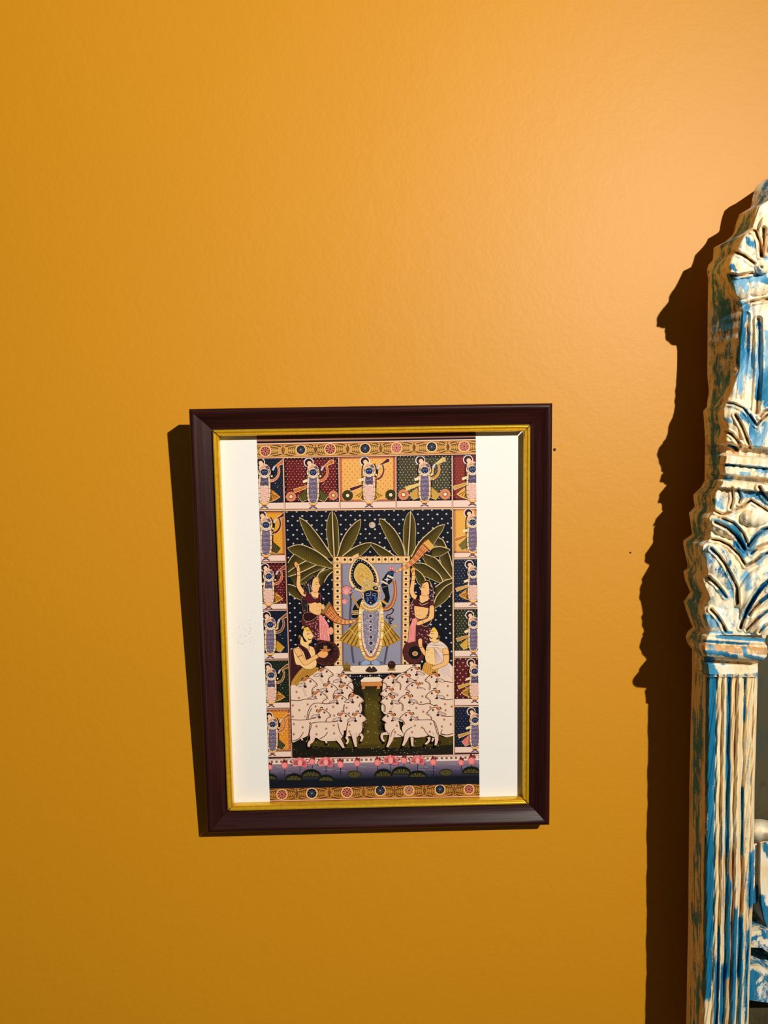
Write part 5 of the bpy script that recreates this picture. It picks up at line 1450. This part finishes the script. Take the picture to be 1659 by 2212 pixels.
# ---- capital: rolled mouldings and collar over the pillar
def h_cap(X, Y):
    y = Y - .07 * (X - 1525) * (1 - ss(1428, 1450, Y) * .6)
    r1 = lambda a, b, h: h * np.sqrt(np.clip(1 - ((y - (a + b) / 2) / ((b - a) / 2)) ** 2, 0, 1))
    H = -.004 * (1 - ss(1368, 1373, y))
    H += np.where((y > 1370) & (y < 1389), r1(1370, 1389, .005), 0) + np.where((y >= 1387) & (y < 1424), r1(1387, 1424, .009), 0)
    H -= .003 * ss(1419, 1425, y) * (1 - ss(1429, 1432, y))
    H += .0016 * ss(1430, 1434, y)
    H -= .008 * ss(1644, 1660, X) ** 2 * (Y < 1428)
    return H


def p_cap(X, Y, H):
    y = Y - .07 * (X - 1525)
    b = np.full_like(X, .2); t = np.full_like(X, .22)
    b += .75 * ss(1369, 1372, y) * (1 - ss(1376, 1379, y)) * ss(1535, 1560, X) + .55 * ss(1381, 1383, y) * (1 - ss(1387, 1389, y)) * (1 - ss(1600, 1640, X))
    t += .45 * ss(1388, 1391, y) * (1 - ss(1404, 1408, y)) + .3 * ss(1420, 1424, y)*(1 - ss(1427, 1430, y))
    for P, w_, s_ in (([(1524, 1408), (1560, 1412), (1590, 1420)], 6, .8), ([(1535, 1396), (1540, 1400)], 6, .5), ([(1607, 1400), (1610, 1416), (1648, 1424)], 5, .8), ([(1526, 1422), (1540, 1424)], 5, .7),
                      ([(1528, 1434), (1538, 1450)], 13, .85), ([(1560, 1434), (1566, 1436)], 4, .4), ([(1545, 1452), (1570, 1460), (1634, 1456)], 6, .35)):
        b += s_ * np.clip(1.25 - dist(X, Y, P) / w_, 0, 1)
    b -= .2 * ss(1434, 1438, Y) * (X > 1550) * (1 - ss(1450, 1456, Y))
    return np.stack([b, t, np.full_like(b, .5)], -1)


cap_r = lambda y: np.interp(y, [1364, 1372, 1380, 1388, 1396, 1408, 1418, 1426, 1430, 1466], [1654, 1656, 1653, 1652, 1657, 1659, 1656, 1648, 1637, 1637])
relief('capital', np.concatenate([np.arange(1366, 1432, 1.6), np.arange(1432, 1464, 2)]), np.linspace(0, 1, 70), h_cap, p_cap, P_CREST, xr=cap_r)


# ---- fluted pillar
pil_r = lambda y: np.interp(y, [1450, 1600, 1700, 1780, 1800, 1900, 1954, 2031, 2147, 2212, 2420], [1637, 1633, 1630, 1629, 1628.5, 1628, 1626, 1622.6, 1618.7, 1617, 1612])


def pil_u(X, Y): return (X - fx(Y)) / (pil_r(Y) - fx(Y)) * 110


def h_pil(X, Y):
    u = pil_u(X, Y)
    fade = ss(1454, 1478, Y)
    g = lambda a, b, d: -d * np.clip(1 - ((u - (a + b) / 2) / ((b - a) / 2)) ** 2, 0, 1)
    H = g(18, 23, .0006) + g(29, 36, .0008) * fade + g(41, 54, .0024) * fade + g(60, 66, .0008) * fade + g(76, 88, .0026) * fade + g(99, 103, .0006)
    H += .0018 * np.exp(-((u - 38.5) / 3.2) ** 2) * fade + .002 * np.exp(-((u - 71) / 4.5) ** 2) * fade + .0008 * np.exp(-((u - 26) / 4) ** 2)
    H += .002 * ss(1466, 1458, Y)
    H -= .003 * ss(106, 110, u)
    H += .0003 * np.sin(Y * .05 + u * .4) + .0002 * np.sin(Y * .13 + u)
    return H


def p_pil(X, Y, H):
    u = pil_u(X, Y)
    b = np.full_like(X, .23) + .06 * ss(1750, 2100, Y); t = np.full_like(X, .27)
    box = lambda u0, u1, y0, y1, s_=1.0, e=2.0: s_ * ss(u0 - e, u0 + e, u) * (1 - ss(u1 - e, u1 + e, u)) * ss(y0 - 14, y0 + 14, Y) * (1 - ss(y1 - 14, y1 + 14, Y))
    b += box(-9, 20, 1440, 1690, .95) + box(-9, 20, 1690, 1820, .5) + box(-9, 20, 1820, 2030, .78) + box(-9, 20, 2030, 2120, .5) + box(-9, 18, 2120, 2160, .6)
    b += box(43, 52, 1455, 1690, .62) + box(45, 55, 1640, 1830, .66) + box(46, 56, 1830, 2060, .55) + box(48, 60, 1900, 2110, .6) + box(40, 50, 2080, 2212, .65)
    b += box(79, 86, 1455, 1560, .4) + box(80, 86, 1700, 1850, .75) + box(78, 90, 1980, 2110, .62) + box(84, 92, 2080, 2400, .5)
    b += box(34, 40, 1740, 1860, .35) + box(30, 36, 2000, 2400, .55) + box(64, 72, 1780, 1930, .28) + box(66, 76, 1960, 2180, .6) + box(100, 110, 1840, 1960, .7) + box(97, 106, 2010, 2212, .35) + box(90, 100, 1760, 1960, .2) + box(64, 76, 2100, 2400, .5)
    b += box(26, 30, 2080, 2400, .4)
    t += box(54, 64, 1450, 1900, .22) + box(20, 31, 1470, 1800, .14) + box(54, 68, 1840, 2400, .36) + box(80, 90, 1850, 1970, .55) + box(40, 50, 1840, 1960, .3) + box(98, 104, 1450, 1700, .2)
    return np.stack([b, t, np.full_like(b, .95) * ss(0, 1, b)], -1)


relief('pillar', np.concatenate([np.arange(1456, 1500, 2.5), np.arange(1500, 2425, 6)]), np.linspace(0, 1, 90), h_pil, p_pil, P_PILLAR, xr=pil_r)


# ---- inner reveals, backing, parapet
def board(name, P, d0, d1, mat, b=.10, t=.25, bev=1.6, mirror=True, blue=None, sub=5):
    """flat carved board with softened front edge, cut to a measured outline (front face d1, back d0)"""
    P = np.array(P, float); n = len(P)
    c = P.mean(0)
    inset = P + (c - P) / np.linalg.norm(c - P, axis=1)[:, None] * bev
    f0 = off_wall(P[:, 0], P[:, 1], np.full(n, d1 - .0012)); f1 = off_wall(inset[:, 0], inset[:, 1], np.full(n, d1))
    bk = f0.copy(); bk[:, 1] = -d0
    bm = bmesh.new()
    V0 = [bm.verts.new(v_ - J0) for v_ in bk]; V1 = [bm.verts.new(v_ - J0) for v_ in f0]; V2 = [bm.verts.new(v_ - J0) for v_ in f1]
    for A_, B_ in ((V0, V1), (V1, V2)):
        for k in range(n): bm.faces.new((A_[k], A_[(k + 1) % n], B_[(k + 1) % n], B_[k]))
    bm.faces.new(V2); bm.faces.new(list(reversed(V0)))
    bmesh.ops.recalc_face_normals(bm, faces=bm.faces)
    bmesh.ops.triangulate(bm, faces=[f for f in bm.faces if len(f.verts) > 4])
    bmesh.ops.subdivide_edges(bm, edges=[e for e in bm.edges if e.calc_length() > .006], cuts=sub, use_grid_fill=True)
    me = bpy.data.meshes.new(name); bm.to_mesh(me); bm.free()
    co = np.empty(len(me.vertices) * 3, np.float32); me.vertices.foreach_get('co', co)
    co = co.reshape(-1, 3) + J0
    r = (co - CAM) @ CAM_R
    px, py = W_PX / 2 + F_PX * r[:, 0] / r[:, 1], H_PX / 2 - F_PX * r[:, 2] / r[:, 1]
    bb = np.full(len(px), b)
    for Q, w_, s_ in (blue or []): bb = bb + s_ * np.clip(1.25 - dist(px, py, Q) / w_, 0, 1)
    a = me.color_attributes.new('paint', 'FLOAT_COLOR', 'POINT')
    a.data.foreach_set('color', np.stack([bb, np.full_like(bb, t), np.full_like(bb, .8), np.ones_like(bb)], -1).astype(np.float32).ravel())
    o = link(name, me, mat, jh)
    if mirror:
        o2 = o.copy(); COL.objects.link(o2); o2.scale = (-1, 1, 1)
    return o


ol = NT('olive_back_paint')
on = ol.noise(ol.coord((60, 60, 40)), 1.0, 5, .6, .5)
ol.l(ol.ramp(on, [(.30, (.018, .020, .016)), (.48, (.070, .054, .018)), (.60, (.058, .054, .024)), (.74, (.028, .048, .042))]), ol.b.inputs['Base Color'])
ol.b.inputs['Roughness'].default_value = .6


def wbox(name, x0, x1, d0, d1, z0, z1, mat, mirror=False):
    V = [(x - J0[0], -d, z - J0[2]) for d in (d0, d1) for x, z in ((x0, z0), (x1, z0), (x1, z1), (x0, z1))]
    o = link(name, mesh(name, V, [(3, 2, 1, 0), (4, 5, 6, 7), (0, 1, 5, 4), (1, 2, 6, 5), (2, 3, 7, 6), (3, 0, 4, 7)]), mat, jh)
    if mirror:
        o2 = o.copy(); COL.objects.link(o2); o2.scale = (-1, 1, 1)
    return o


zt = float(off_wall(np.array(1700.), np.array(620.), .02)[2]); zb = float(J0[2])
wbox('back_panel', .2290, 2 * JX - .2290, .0002, .0060, zb, zt, ol.m)
wbox('carcass_side', .2235, .2288, .0002, .0238, zb, zt - .03, ol.m, True)
zc = float(off_wall(np.array(1700.), np.array(1120.), .02)[2])
wbox('crest_backing', .2295, 2 * JX - .2295, .0062, .0230, zc, zt, ol.m)

aa = np.radians(np.linspace(-100, 100, 22)); xs_ = np.concatenate([np.linspace(1612, 1680, 20), np.linspace(1700, 1964, 12)])
HX, HA = np.meshgrid(xs_, aa)
HY = 1797 + 5 * ss(1640, 1668, HX) * np.cos(HA / 1.2) * (HA < 0) + (28 - 4 * ss(1640, 1670, HX)) * np.sin(HA)
HD = .017 + .025 * np.cos(HA) + .0006 * np.sin(HX * .22)
grid_part('handrail', HX, HY, HD, np.stack([np.full_like(HX, .06), .30 + .2 * (HA > .6), np.full_like(HX, .5)], -1), P_CREST)
board('baluster', [(1616, 1824), (1640.5, 1820), (1641, 1900), (1640, 1938), (1634, 1952), (1616, 1956)], .012, .030, P_CREST, .05, .2, blue=[([(1632, 1915), (1632, 1950)], 9, .9), ([(1628, 1830), (1629, 1900)], 4, .6)])
bal = [(1643, 1822), (1664, 1815), (1690, 1818), (1691, 1940), (1684, 1976), (1674, 2006), (1667, 2014), (1657, 2004), (1650, 1985), (1644, 1955), (1641.5, 1900)]
blu = [([(1654, 1826), (1662, 1850)], 9, .9), ([(1646, 1940), (1652, 1975), (1660, 2000)], 9, .8), ([(1655, 1960), (1675, 1990)], 8, .4)]
for k in range(6):
    board('baluster', [(x + 50 * k, y) for x, y in bal], .012, .034, P_CREST, .1, .18, blue=[([(x + 50 * k, y) for x, y in Q], w_, s_) for Q, w_, s_ in blu])
board('middle_rail', [(1612, 2011), (1640, 2009), (1665, 2004), (1962, 2004), (1962, 2058), (1690, 2066), (1664, 2062), (1645, 2048), (1612, 2046)], .010, .036, P_CREST, .50, .25,
      blue=[([(1640, 2030), (1665, 2040)], 3, -.8), ([(1622, 2014), (1640, 2012)], 5, -.7)])
board('bottom_rail', [(1608, 2086), (1632, 2086), (1648, 2092), (1668, 2104), (1700, 2110), (1962, 2110), (1962, 2166), (1668, 2168), (1608, 2160)], .010, .038, P_CREST, .62, .2,
      blue=[([(1612, 2090), (1640, 2091), (1670, 2108)], 5, -1.0), ([(1640, 2110), (1644, 2155)], 4, -.7)])
board('foot_panel', [(1606, 2164), (1962, 2170), (1962, 2420), (1604, 2420)], .006, .016, ol.m)
